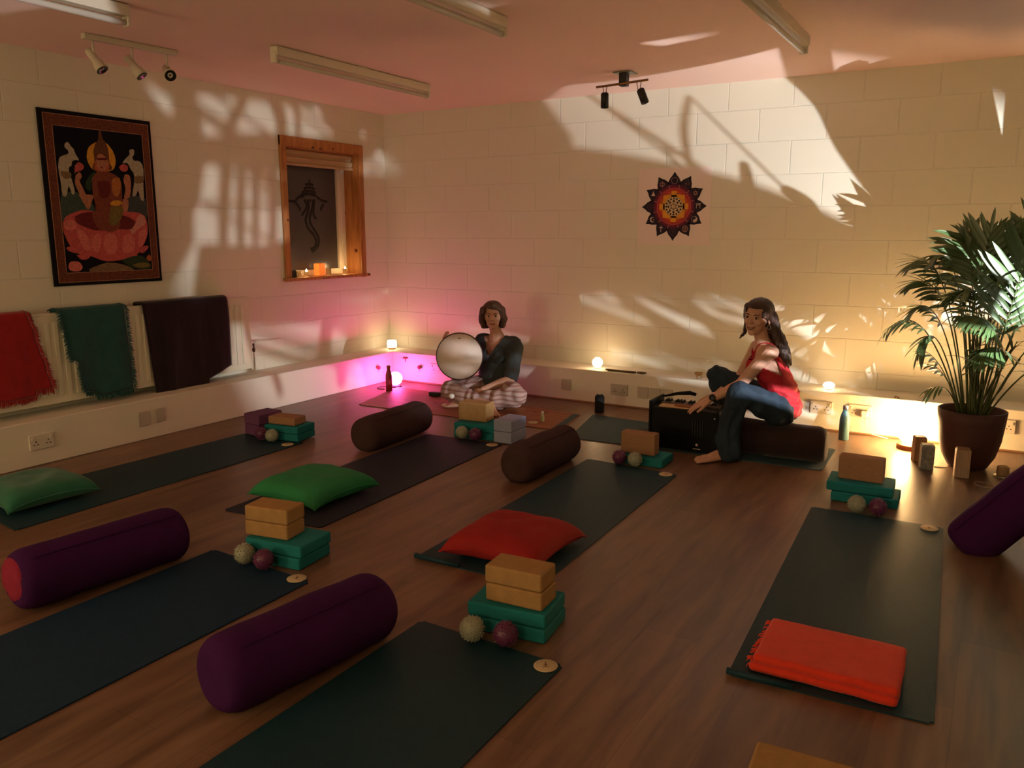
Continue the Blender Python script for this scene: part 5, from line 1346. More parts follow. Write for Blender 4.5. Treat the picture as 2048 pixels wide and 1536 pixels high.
# dark top with a deep V neck and elbow-length sleeves
m_top1 = mat('charcoal_jersey', (0.040, 0.048, 0.050), 0.8, 0.25, var=0.2, scale=10, bump=0.3, bscale=120)
bm = new()
hull(bm, (-3.600, 5.558, 0.485), 0.062, (-3.298, 5.558, 0.480), 0.062)
hull(bm, (-3.455, 5.560, 0.500), (0.095, 0.072, 0.045), (-3.445, 5.550, 0.42), (0.152, 0.102, 0.09))
hull(bm, (-3.445, 5.550, 0.42), (0.152, 0.102, 0.09), (-3.437, 5.535, 0.22), (0.172, 0.122, 0.09))
hull(bm, (-3.437, 5.535, 0.22), (0.160, 0.118, 0.09), (-3.437, 5.530, 0.140), (0.172, 0.130, 0.08))
for sx in (-1, 1): ball(bm, (-3.445 + sx * 0.062, 5.475, 0.375), (0.060, 0.055, 0.058), 3)
chain(bm, [(Lsh, 0.064), (Lsh.lerp(Lel, .5), 0.060), (Lsh.lerp(Lel, .88), 0.060)])
chain(bm, [(Rsh, 0.064), (Rsh.lerp(Rel, .5), 0.060), (Rsh.lerp(Rel, .88), 0.060)])
def cutv(p):
    if p.z > 0.515 and abs(p.x + 3.460) < 0.085 and p.y < 5.60: return True
    if p.y < 5.535:
        t = (p.z - 0.395) / 0.13
        return t > 0 and abs(p.x + 3.462) < 0.012 + 0.078 * t
    return False
fused('v_neck_top', bm, 0.0055, 6, m_top1, p1, cut=cutv, disp=lambda p: 0.007 * noise.noise(V((p.x * 9, p.y * 9, p.z * 5))) + 0.003 * noise.noise(p * 26), solid=0.003)
bm = new(); ball(bm, (-3.462, 5.430, 0.385), 0.006, 2); mesh_obj('pendant', bm, m_zip, p1, world=True)
# loose striped trousers
def trouser_mat():
    m = mat('pink_striped_trousers', (0.40, 0.24, 0.20), 0.8, 0.2, var=0.1)
    nt = m.node_tree; b = nt.nodes['Principled BSDF']
    tc = nt.nodes.new('ShaderNodeTexCoord')
    wv = nt.nodes.new('ShaderNodeTexWave'); wv.inputs['Scale'].default_value = 9; wv.inputs['Distortion'].default_value = 3.0; wv.inputs['Detail'].default_value = 1.5
    wv.bands_direction = 'Z'
    nt.links.new(tc.outputs['Object'], wv.inputs['Vector'])
    cr = nt.nodes.new('ShaderNodeValToRGB'); cr.color_ramp.elements[0].color = (0.30, 0.15, 0.13, 1); cr.color_ramp.elements[1].color = (0.44, 0.31, 0.28, 1)
    cr.color_ramp.elements[0].position = 0.15; cr.color_ramp.elements[1].position = 0.45
    nt.links.new(wv.outputs['Fac'], cr.inputs[0]); nt.links.new(cr.outputs[0], b.inputs['Base Color'])
    return m
bm = new()
hull(bm, (-3.440, 5.540, 0.110), (0.165, 0.120, 0.095), (-3.440, 5.42, 0.085), (0.12, 0.08, 0.06))
chain(bm, [((-3.530, 5.500, 0.118), 0.100), (RK + V((0.01, 0.01, 0.0)), 0.088), (RK.lerp(RA, .40) + V((0, 0, -0.01)), 0.078), (RK.lerp(RA, .80) + V((0, 0, -0.01)), 0.058)])
chain(bm, [((-3.350, 5.500, 0.118), 0.100), (LK + V((-0.01, 0.01, 0.0)), 0.088), (LK.lerp(LA, .40) + V((0, 0, -0.01)), 0.078), (LK.lerp(LA, .80) + V((0, 0, -0.01)), 0.058)])
def fold(p): return 0.010 * math.sin(p.x * 70 + 5 * noise.noise(p * 7)) * 0.6 + 0.010 * noise.noise(p * 13)
o = fused('striped_trousers', bm, 0.0065, 6, trouser_mat(), p1, disp=fold)
for v in o.data.vertices:
    if v.co.z < 0.0075: v.co.z = 0.0075
# frame drum held upright
DC, DR = V((-3.604, 5.235, 0.398)), 0.186
dn = V((0.50, -0.87, 0.12)).normalized()
DM = Matrix.Translation(DC) @ dn.to_track_quat('Z', 'Y').to_matrix().to_4x4()
e = empty('frame_drum', tuple(DC), 0, 'round frame drum with pale skin held up by the drummer', 'drum')
m_rim = mat('dark_drum_wood', (0.045, 0.012, 0.010), 0.4, 0.45, var=0.3)
m_dskin = mat('drum_skin', (0.80, 0.68, 0.60), 0.4, 0.45, var=0.10, scale=5)
bm = new(); lathe(bm, [(DR - 0.010, -0.052), (DR + 0.001, -0.052), (DR + 0.002, -0.004), (DR - 0.001, 0.0015), (DR - 0.006, 0.0015), (DR - 0.010, -0.004), (DR - 0.010, -0.052)], seg=72, mat=DM); mesh_obj('drum_rim', bm, m_rim, e, world=True)
bm = new(); lathe(bm, [(0, 0.0005), (DR - 0.0065, 0.0005), (DR - 0.0065, -0.002), (0, -0.002)], seg=64, mat=DM); dsk = mesh_obj('drum_skin', bm, m_dskin, e, world=True)
bm = new()
def dpt(x, y, z=0.0012): return DM @ V((x, y, z))
ux = DM.to_3x3() @ V((1, 0, 0)); upx = -1 if ux.x < 0 else 1
q = (DM.inverted() @ (DC + V((0.0, 0, 0.145)))); fill(bm, [dpt(q.x + a, q.y + b) for a, b in ((-0.016, 0.004), (-0.010, -0.004), (0, -0.007), (0.010, -0.004), (0.016, 0.004), (0.006, 0.001), (-0.006, 0.001))]); mesh_obj('maker_mark', bm, m_mark, e, world=True)
e = empty('drum_mallet', (-3.55, 5.14, 0.10), 0, 'thin drum mallet with small white head in the drummer\'s lap', 'mallet')
bm = new(); tube(bm, [(-3.575, 5.115, 0.105), (-3.520, 5.135, 0.118), (-3.425, 5.180, 0.130)], 0.006, 8); mesh_obj('mallet_handle', bm, mat('pale_stick', (0.62, 0.50, 0.42), 0.5), e, world=True)
bm = new(); ball(bm, (-3.595, 5.108, 0.100), (0.024, 0.022, 0.021), 3); mesh_obj('mallet_head', bm, mat('white_felt', (0.80, 0.74, 0.68), 0.8, bump=0.4, bscale=200), e, world=True)

# ------------------------------------------------------------------ woman in red on the bolster, reaching to the harmonium
p2 = empty('person', (-1.05, 5.00, 0.23), 0, 'smiling person with long hair in a red vest, seated on a dark bolster', 'person')
HC2 = V((-1.232, 4.965, 0.856)); HM2 = head_matrix(HC2, (-0.22, -1, -0.05), -0.10)
bm = new()
add_head(bm, HM2, 1.0)
nb = V((-1.195, 5.000, 0.690))
chain(bm, [((-1.225, 4.985, 0.800), 0.046), ((-1.205, 5.000, 0.715), 0.046), (nb, (0.060, 0.060, 0.040))])
S1, E1, W1 = V((-1.140, 4.900, 0.655)), V((-1.290, 4.870, 0.455)), V((-1.462, 4.850, 0.345))
S2, E2, W2 = V((-1.265, 5.125, 0.655)), V((-1.370, 5.170, 0.455)), V((-1.500, 5.110, 0.330))
hull(bm, S1 + V((0.01, 0.02, 0)), 0.046, S2 + V((0.01, -0.02, 0)), 0.046)
hull(bm, nb, (0.060, 0.060, 0.040), (-1.165, 5.005, 0.575), (0.082, 0.120, 0.09))
hull(bm, (-1.165, 5.005, 0.575), (0.082, 0.120, 0.09), (-1.085, 5.020, 0.420), (0.080, 0.105, 0.08))
hull(bm, (-1.085, 5.020, 0.420), (0.080, 0.105, 0.08), (-1.065, 5.025, 0.310), (0.095, 0.135, 0.085))
chain(bm, [(S1, 0.046), (S1.lerp(E1, .5), 0.040), (E1, 0.034), (E1.lerp(W1, .35), 0.034), (W1, 0.022)])
chain(bm, [(S2, 0.046), (S2.lerp(E2, .5), 0.040), (E2, 0.034), (E2.lerp(W2, .35), 0.034), (W2, 0.022)])
add_hand(bm, W1, (-0.86, -0.16, -0.46), (-0.40, -0.30, 0.86), 2.2, (0.10, 0.08, 0.10, 0.18), -1, 0.98, 0.2, (0.072, 0.080, 0.074, 0.060))
add_hand(bm, W2, (-0.90, -0.10, -0.30), (-0.30, 0.0, 0.95), 1.0, (0.3, 0.3, 0.3, 0.35), 1, 0.95, 0.3)
H1, K1, A1 = V((-1.070, 4.940, 0.300)), V((-1.262, 4.745, 0.430)), V((-1.340, 4.740, 0.085))
H2, K2, A2 = V((-1.100, 5.100, 0.300)), V((-1.530, 5.185, 0.440)), V((-1.440, 5.230, 0.085))
chain(bm, [(H1, 0.085), (K1, 0.056), (K1.lerp(A1, .3), 0.052), (A1, 0.034)])
chain(bm, [(H2, 0.085), (K2, 0.056), (K2.lerp(A2, .3), 0.052), (A2, 0.034)])
add_foot(bm, (-1.305, 4.775, 0.003), (-0.72, -0.70, 0), 1.02, -1)
add_foot(bm, (-1.440, 5.260, 0.007), (-0.95, -0.15, 0), 0.92, 1)
fused('body', bm, 0.0035, 3, m_skin2, p2)
add_face_bits(HM2, 1.0, p2, True, (0.035, 0.018, 0.012))
# long hair
m_hair2 = mat('dark_long_hair', (0.050, 0.020, 0.012), 0.42, 0.5, var=0.6, scale=7, stretch=(9, 9, 0.5), bump=0.8, bscale=40)
bm = new()
def HB2(c, r): HB(c, r, HM2, 1.0, bm)
HB2((0, -0.016, 0.036), (0.086, 0.100, 0.084)); HB2((0, -0.050, -0.010), (0.080, 0.070, 0.090))
T2 = lambda *c: HM2 @ V(c)
# camera-right side falls to the shoulder and behind; far side thin lock forward
for sx in (-1, 1):
    hull(bm, T2(sx * 0.060, 0.022, 0.060), 0.026, T2(sx * 0.082, -0.018, -0.010), 0.022)
hull(bm, T2(-0.078, -0.03, 0.02), 0.030, V((-1.130, 5.010, 0.760)), 0.036); hull(bm, T2(0.078, -0.03, 0.02), 0.030, V((-1.130, 5.010, 0.760)), 0.036)
chain(bm, [(T2(-0.066, -0.05, -0.03), 0.034), (V((-1.115, 4.985, 0.745)), 0.036), (V((-1.078, 4.965, 0.675)), 0.032), (V((-1.052, 4.955, 0.610)), 0.022), (V((-1.035, 4.965, 0.570)), 0.010)])
chain(bm, [(T2(0.0, -0.08, -0.04), 0.040), (V((-1.125, 5.050, 0.730)), 0.042), (V((-1.080, 5.060, 0.640)), 0.034), (V((-1.050, 5.050, 0.570)), 0.016)])
chain(bm, [(T2(0.074, -0.016, 0.0), 0.020), (T2(0.074, -0.010, -0.060), 0.016), (T2(0.080, -0.010, -0.115), 0.012), (T2(0.105, -0.005, -0.150), 0.006)])
inv2 = HM2.inverted()
def cut2(p):
    q = inv2 @ p
    return q.y > 0.030 and abs(q.x) < 0.052 and q.z < 0.062 and q.z > -0.10
fused('hair', bm, 0.0050, 4, m_hair2, p2, cut=cut2, disp=lambda p: 0.0016 * math.sin(p.x * 380 + p.y * 200) * min(1, max(0, 0.90 - p.z) * 8) + 0.002 * noise.noise(p * 55))
bm = new(); tube(bm, [T2(-0.080, 0.006, -0.036) + V((0, 0, -0.012 + 0.012 * math.cos(t))) + V((0.010 * math.sin(t), 0, 0)) for t in [2 * PI * k / 14 for k in range(15)]], 0.0014, 5); mesh_obj('hoop_earring', bm, m_zip, p2, world=True)
# red vest
m_vest = mat('red_jersey', (0.46, 0.020, 0.030), 0.7, 0.25, var=0.12, scale=10, bump=0.3, bscale=160)
bm = new()
hull(bm, (-1.170, 5.005, 0.605), (0.088, 0.112, 0.060), (-1.160, 5.005, 0.565), (0.100, 0.130, 0.08))
ball(bm, (-1.235, 4.950, 0.560), (0.048, 0.055, 0.055), 3); ball(bm, (-1.255, 5.060, 0.560), (0.048, 0.055, 0.055), 3)
hull(bm, (-1.160, 5.005, 0.565), (0.100, 0.130, 0.08), (-1.085, 5.020, 0.420), (0.100, 0.122, 0.08))
hull(bm, (-1.085, 5.020, 0.420), (0.100, 0.122, 0.08), (-1.066, 5.025, 0.300), (0.112, 0.148, 0.075))
def cutr(p):
    if p.z > 0.640: return True
    if p.y < 4.93 and p.z > 0.585 - (p.x + 1.20) * 0.5: return True                 # armhole
    if p.x < -1.200 and p.z > 0.600: return True                                     # neckline in front
    return p.z < 0.245
def vfold(p): return 0.0055 * math.sin(p.z * 120 + p.x * 40 + 5 * noise.noise(p * 9)) * max(0, min(1, (0.55 - p.z) * 6)) + 0.003 * noise.noise(p * 22)
fused('red_vest', bm, 0.0048, 5, m_vest, p2, cut=cutr, disp=vfold, solid=0.003)
bm = new()
tube(bm, smooth_line([(-1.240, 4.935, 0.600), (-1.232, 4.945, 0.655), (-1.195, 4.950, 0.700), (-1.120, 4.960, 0.690), (-1.090, 4.970, 0.620)], 5), 0.0065, 6)
tube(bm, smooth_line([(-1.275, 5.060, 0.600), (-1.275, 5.065, 0.655), (-1.235, 5.070, 0.700), (-1.160, 5.060, 0.690), (-1.110, 5.050, 0.620)], 5), 0.0065, 6)
mesh_obj('shoulder_straps', bm, m_vest, p2, world=True)
# flared jeans
def jeans_mat():
    m = mat('blue_jeans', (0.020, 0.034, 0.052), 0.8, 0.25, var=0.5, scale=9, bump=0.4, bscale=220, detail=5)
    return m
bm = new()
hull(bm, (-1.072, 5.025, 0.298), (0.112, 0.144, 0.080), (-1.100, 5.020, 0.295), (0.10, 0.13, 0.075))
chain(bm, [(H1 + V((0, 0, 0.0)), 0.098), (H1.lerp(K1, .5), 0.086), (K1, 0.070), (K1.lerp(A1, .45), 0.066), (A1 + V((0.02, 0, 0.05)), 0.078), (A1 + V((0.035, 0, -0.02)), 0.078)])
chain(bm, [(H2, 0.098), (H2.lerp(K2, .5), 0.082), (K2, 0.068), (K2.lerp(A2, .45), 0.062), (A2 + V((0.0, 0, 0.03)), 0.066), (A2 + V((0, 0, -0.02)), 0.068)])
def jf(p): return 0.006 * math.sin(p.x * 60 + p.y * 45 + 6 * noise.noise(p * 6)) * (1.0 if p.z < 0.36 else 0.5) + 0.004 * noise.noise(p * 18)
o = fused('jeans', bm, 0.0060, 5, jeans_mat(), p2, disp=jf)
for v in o.data.vertices:
    if v.co.z < 0.010: v.co.z = 0.010
# watch
e = empty('wrist_watch', tuple(W1), 0); p = W1.lerp(E1, 0.10)
bpy.data.objects.remove(e)
wd = (W1 - E1).normalized(); wq = Matrix.Translation(p) @ wd.to_track_quat('Z', 'Y').to_matrix().to_4x4()
bm = new(); lathe(bm, [(0.0245, -0.009), (0.0268, -0.009), (0.0268, 0.009), (0.0245, 0.009), (0.0245, -0.009)], seg=28, mat=wq); wb = mesh_obj('watch_strap', bm, m_blk, p2, world=True)
wn = V((0.12, -0.92, 0.36)); wn = (wn - wd * wn.dot(wd)).normalized()
bm = new(); lathe(bm, [(0, 0.0), (0.019, 0.0), (0.0205, 0.003), (0.0205, 0.009), (0.018, 0.011), (0, 0.011)], seg=28, mat=Matrix.Translation(p + wn * 0.0235) @ wn.to_track_quat('Z', 'Y').to_matrix().to_4x4()); mesh_obj('watch_face', bm, m_blk, p2, world=True)

# ------------------------------------------------------------------ harmonium
h = empty('harmonium', (-1.620, 4.945, 0.006), 0.03, 'black box harmonium on the grey-green mat, her hand on its edge', 'harmonium')
m_hb = mat('black_lacquer', (0.004, 0.004, 0.004), 0.5, 0.15, var=0.3)
m_bel = mat('bellows_cloth', (0.030, 0.034, 0.030), 0.7, 0.3, var=0.3)
bm = new(); box(bm, (-0.01, 0.0, 0.130), (0.44, 0.24, 0.26), 0.004); mesh_obj('case', bm, m_hb, h)
bm = new(); box(bm, (-0.225, 0.0, 0.150), (0.016, 0.26, 0.30), 0.004); mesh_obj('end_board', bm, m_hb, h)
bm = new(); box(bm, (0.208, 0.0, 0.138), (0.016, 0.26, 0.272), 0.004); mesh_obj('end_board', bm, m_hb, h)
bm = new()
for k in range(5): box(bm, (0.055 + k * 0.016, -0.124, 0.150), (0.008, 0.010, 0.10), 0.003)
mesh_obj('bellows_ribs', bm, m_bel, h)
bm = new(); lathe(bm, [(0, 0), (0.008, 0), (0.009, 0.004), (0.005, 0.009), (0, 0.010)], seg=16, mat=Matrix.Translation((0.085, -0.121, 0.045)) @ Matrix.Rotation(PI / 2, 4, 'X')); mesh_obj('white_knob', bm, m_plate2, h)
bm = new(); lathe(bm, [(0, 0), (0.005, 0), (0.005, 0.006), (0, 0.007)], seg=12, mat=Matrix.Translation((0.190, -0.121, 0.225)) @ Matrix.Rotation(PI / 2, 4, 'X')); mesh_obj('small_stud', bm, m_plate2, h)
bm = new(); box(bm, (0.085, -0.123, 0.018), (0.05, 0.006, 0.008), 0.002); mesh_obj('latch', bm, m_zip, h)
m_key = mat('brown_keys', (0.10, 0.065, 0.040), 0.4, 0.4, var=0.04)
for k in range(18):
    bm = new(); box(bm, (-0.185 + k * 0.0215, 0.045, 0.2655), (0.0195, 0.10, 0.010), 0.002); mesh_obj('key', bm, m_key if k % 7 else m_key, h)
for k in range(17):
    if k % 7 in (2, 6): continue
    bm = new(); box(bm, (-0.174 + k * 0.0215, 0.070, 0.2755), (0.011, 0.055, 0.012), 0.002); mesh_obj('black_key', bm, m_hb, h)
bm = new(); tube(bm, [(-0.215, 0.09, 0.290), (-0.12, 0.105, 0.315), (-0.04, 0.11, 0.325), (0.0, 0.11, 0.318)], [0.006, 0.011, 0.014, 0.010], 8); mesh_obj('carry_handle', bm, m_hb, h)
bm = new(); box(bm, (-0.080, -0.055, 0.2640), (0.20, 0.085, 0.008), 0.002); o = mesh_obj('song_sheet', bm, mat('cream_sheet', (0.62, 0.42, 0.22), 0.7)); o.location = (-1.620, 4.945, 0.0065); o.rotation_euler = (0, 0, 0.06); tag(o, 'cream sheet of paper on top of the harmonium', 'paper')
bm = new(); box(bm, (0.02, -0.065, 0.2735), (0.19, 0.05, 0.007), 0.002); o = mesh_obj('notebook', bm, mat('rust_cover', (0.30, 0.11, 0.04), 0.7)); o.location = (-1.620, 4.945, 0.0065); o.rotation_euler = (0, 0, -0.06); tag(o, 'rust-coloured thin notebook on top of the harmonium', 'notebook')
bm = new(); box(bm, (0, 0, 0.045), (0.09, 0.10, 0.085), 0.010); o = mesh_obj('black_pouch', bm, m_hb); setloc(o, (-1.905, 4.870, 0.006), 0.1); tag(o, 'small black pouch on the mat at the left end of the harmonium', 'pouch')

# ================================================================== potted palm
pl = empty('potted_palm', (-0.065, 5.345, 0.0005), 0, 'tall potted palm in a dark brown pot at the right edge', 'plant')
m_pot = mat('dark_brown_pot', (0.085, 0.032, 0.028), 0.6, 0.3, var=0.15, scale=20, bump=0.3, bscale=100)
m_soil = mat('potting_soil', (0.03, 0.018, 0.012), 0.95, 0.1, var=0.5, scale=60, bump=1.0, bscale=80)
bm = new(); lathe(bm, [(0, 0), (0.088, 0), (0.105, 0.010), (0.140, 0.075), (0.164, 0.170), (0.176, 0.280), (0.181, 0.345), (0.175, 0.348), (0.169, 0.340), (0.163, 0.270), (0.155, 0.262)], seg=56); mesh_obj('plant_pot', bm, m_pot, pl)
bm = new(); lathe(bm, [(0, 0.285), (0.08, 0.280), (0.158, 0.268)], seg=40)
for v in bm.verts: v.co.z += 0.012 * noise.noise(v.co * 30)
mesh_obj('soil', bm, m_soil, pl)
m_leaf = mat('palm_leaf', (0.075, 0.135, 0.045), 0.42, 0.9, var=0.35, scale=9)
b_ = m_leaf.node_tree.nodes['Principled BSDF']
m_stem = mat('palm_stem', (0.085, 0.105, 0.035), 0.45, 0.4, var=0.3, scale=20)
def bez(a, b, c, t): return a * (1 - t) ** 2 + b * 2 * t * (1 - t) + c * t * t
def blade(bm, base, d, length, width, droop, nrm, seg=6, mi=0):
    """one narrow pointed leaflet, folded along its midrib and drooping under its weight"""
    d = V(d).normalized(); n = V(nrm); n = (n - d * n.dot(d)).normalized(); s = d.cross(n)
    p = V(base); prev = None
    for k in range(seg + 1):
        t = k / seg
        wd_ = width * math.sin(PI * min(1, (t * 0.86 + 0.10))) ** 0.75 if k < seg else 0.0008
        if k: 
            dd = (d + V((0, 0, -droop * t * 1.6))).normalized(); p = p + dd * length / seg
        l, c, r = bm.verts.new(p + s * wd_ / 2 + n * wd_ * 0.10), bm.verts.new(p - n * wd_ * 0.06), bm.verts.new(p - s * wd_ / 2 + n * wd_ * 0.10)
        if prev:
            for q in ((prev[0], prev[1], c, l), (prev[1], prev[2], r, c)):
                f = bm.faces.new(q); f.smooth = True; f.material_index = mi
        prev = (l, c, r)
PB = V((-0.065, 5.345, 0.27))
def frond(base, ctrl, tip, n, lmax, wmax, droop, start=0.42, nrm=(0, 0, 1), seed=0, fold=0.35, name='frond', rs=0.0055):
    rnd = random.Random(seed)
    a, b, c = V(base), V(ctrl), V(tip)
    bm = new()
    pts = [bez(a, b, c, k / 16) for k in range(17)]
    tube(bm, pts, [rs * (1 - 0.82 * k / 16) for k in range(17)], 6, mi=1)
    for i in range(n):
        t = start + (0.985 - start) * i / (n - 1)
        p = bez(a, b, c, t); tn = (bez(a, b, c, min(1, t + .02)) - bez(a, b, c, t - .02)).normalized()
        u = V(nrm); u = (u - tn * u.dot(tn)).normalized(); s = tn.cross(u)
        env = math.sin(PI * (0.16 + 0.80 * (i / (n - 1)))) ** 0.6
        for sg in (-1, 1):
            ang = 0.95 - 0.55 * i / (n - 1) + rnd.uniform(-.10, .10)
            d_ = tn * math.cos(ang) + s * sg * math.sin(ang) + u * (-fold + rnd.uniform(-.12, .12)) * 0.6
            blade(bm, p, d_, lmax * env * rnd.uniform(.86, 1.06), wmax * (0.55 + 0.45 * env) * rnd.uniform(.85, 1.1), droop * rnd.uniform(.7, 1.3), u)
    blade(bm, c, (bez(a, b, c, 1) - bez(a, b, c, .95)), lmax * 0.5, wmax * 0.6, droop, V(nrm))
    o = mesh_obj(name, bm, [m_leaf, m_stem], pl, world=True)
    return o
FR = [
 # base dx,dy | ctrl | tip | n | lmax | wmax | droop | start | nrm
 ((0.00, 0.00), (-0.10, 5.35, 1.05), (-0.070, 5.33, 1.36), 9, 0.28, 0.034, 0.02, 0.60, (0.0, -1, 0.2)),
 ((0.00, 0.01), (-0.06, 5.40, 1.15), (-0.040, 5.40, 1.30), 9, 0.28, 0.034, 0.10, 0.60, (0.0, -1, 0.4)),
 ((-0.01, 0.01), (-0.12, 5.38, 1.25), (-0.190, 5.36, 1.33), 11, 0.24, 0.036, 0.35, 0.55, (0.0, -0.5, 1)),
 ((-0.02, 0.02), (-0.20, 5.36, 1.40), (-0.34, 5.28, 1.20), 13, 0.20, 0.026, 0.55, 0.50, (0, 0, 1)),
 ((-0.03, 0.00), (-0.26, 5.32, 1.36), (-0.46, 5.24, 1.17), 13, 0.19, 0.022, 0.25, 0.50, (0, -0.3, 1)),
 ((-0.04, 0.00), (-0.24, 5.28, 1.22), (-0.45, 5.22, 1.06), 13, 0.19, 0.022, 0.30, 0.50, (0, -0.3, 1)),
 ((-0.04, -0.02), (-0.28, 5.28, 1.12), (-0.43, 5.22, 0.90), 12, 0.18, 0.022, 0.45, 0.48, (0, 0, 1)),
 ((-0.05, -0.01), (-0.36, 5.24, 1.08), (-0.55, 5.18, 0.78), 11, 0.17, 0.017, 0.50, 0.50, (0, 0, 1)),
 ((-0.05, 0.01), (-0.30, 5.30, 1.00), (-0.37, 5.26, 0.66), 7, 0.20, 0.034, 0.70, 0.60, (0, 0, 1)),
 ((0.03, -0.05), (0.16, 4.98, 0.98), (-0.19, 4.92, 0.92), 22, 0.15, 0.020, 0.85, 0.50, (0, -0.3, 1)),
 ((0.03, -0.04), (0.05, 5.05, 0.92), (0.13, 4.97, 1.34), 14, 0.30, 0.036, 0.05, 0.46, (0.4, -1, 0.25)),
 ((0.04, -0.05), (0.16, 5.05, 0.92), (-0.08, 4.96, 0.70), 14, 0.19, 0.032, 0.60, 0.50, (0, -0.2, 1)),
 ((-0.06, 0.00), (-0.22, 5.33, 0.62), (-0.34, 5.28, 0.68), 5, 0.13, 0.020, 0.50, 0.66, (0, 0, 1)),
 ((-0.06, 0.02), (-0.20, 5.36, 0.56), (-0.30, 5.30, 0.60), 5, 0.13, 0.020, 0.40, 0.62, (0, 0, 1)),
 ((-0.06, -0.02), (-0.18, 5.28, 0.54), (-0.30, 5.22, 0.46), 5, 0.14, 0.018, 0.50, 0.66, (0, 0, 1)),
 ((0.05, 0.00), (0.22, 5.32, 1.02), (0.42, 5.20, 0.84), 14, 0.20, 0.026, 0.40, 0.45, (0, 0, 1)),
 ((0.04, 0.03), (0.18, 5.42, 1.32), (0.36, 5.45, 1.30), 14, 0.22, 0.026, 0.30, 0.45, (0, 0, 1)),
 ((0.02, 0.03), (0.08, 5.45, 1.30), (0.20, 5.50, 1.55), 13, 0.22, 0.026, 0.20, 0.50, (0, -1, 0.5)),
 ((0.05, -0.03), (0.26, 5.15, 0.90), (0.46, 5.00, 0.62), 13, 0.20, 0.028, 0.50, 0.48, (0, 0, 1)),
 ((0.00, -0.04), (-0.06, 5.18, 1.12), (-0.16, 5.08, 1.04), 13, 0.19, 0.024, 0.55, 0.50, (0, 0, 1)),
 ((0.01, -0.03), (0.02, 5.20, 1.20), (0.00, 5.06, 1.12), 13, 0.20, 0.026, 0.55, 0.50, (0, 0, 1)),
 ((-0.02, 0.03), (-0.16, 5.42, 1.22), (-0.30, 5.48, 1.10), 12, 0.19, 0.024, 0.45, 0.50, (0, 0, 1)),
 ((0.01, 0.03), (0.03, 5.42, 1.30), (0.08, 5.42, 1.34), 13, 0.22, 0.028, 0.35, 0.50, (0, -0.4, 1)),
 ((-0.01, -0.02), (-0.12, 5.26, 1.12), (-0.24, 5.18, 1.00), 13, 0.19, 0.024, 0.60, 0.48, (0, 0, 1)),
 ((0.02, 0.00), (0.06, 5.30, 1.10), (0.10, 5.20, 0.98), 13, 0.19, 0.024, 0.60, 0.45, (0, 0, 1)),
 ((-0.01, 0.01), (-0.10, 5.32, 1.20), (-0.18, 5.30, 1.26), 12, 0.21, 0.030, 0.30, 0.50, (0, -0.6, 1)),
 ((0.03, 0.02), (0.10, 5.36, 1.18), (0.16, 5.30, 1.24), 13, 0.22, 0.028, 0.35, 0.48, (0, -0.5, 1)),
]
for i, (b, c, t, n, lm, wm, dr, st, nr) in enumerate(FR):
    frond(PB + V((b[0], b[1], 0)), c, t, n, lm, wm, dr, st, nr, 100 + i)
rnd = random.Random(21)
for k in range(22):                                           # bare canes between the fronds
    a = rnd.uniform(0, 2 * PI); r = rnd.uniform(0.01, 0.07)
    b = PB + V((r * math.cos(a), r * math.sin(a), 0)); h_ = rnd.uniform(0.35, 0.75)
    t = b + V((rnd.uniform(-.16, .20), rnd.uniform(-.10, .10), h_))
    bm = new(); tube(bm, [bez(b, b.lerp(t, .5) + V((rnd.uniform(-.015, .015), 0, 0.03)), t, j / 6) for j in range(7)], [0.006 * (1 - 0.5 * j / 6) for j in range(7)], 6)
    for j in range(3):
        blade(bm, bez(b, b.lerp(t, .5), t, 0.8 + 0.09 * j), V((rnd.uniform(-1, 1), rnd.uniform(-1, 0.4), rnd.uniform(.2, 1.2))), rnd.uniform(.10, .18), 0.018, 0.6, (0, 0, 1), mi=1)
    mesh_obj('cane', bm, m_stem, pl, world=True)


# ------------------------------------------------------------------ added plant out of view at right, leaves shaped to cast the wall shadows
sp_ = empty('shadow_plant', (0.50, 4.62, 0.0005), 0, 'added broad-leaved plant out of view at right, shaped to cast the wall shadows', 'plant')
bm = new(); lathe(bm, [(0, 0), (0.10, 0), (0.115, 0.01), (0.145, 0.25), (0.150, 0.27), (0.140, 0.27), (0.132, 0.23), (0, 0.22)], seg=40); mesh_obj('plant_pot', bm, m_pot, sp_)
m_broad = mat('shadow_leaf', (0.020, 0.055, 0.018), 0.4, 0.45, var=0.3, scale=8)
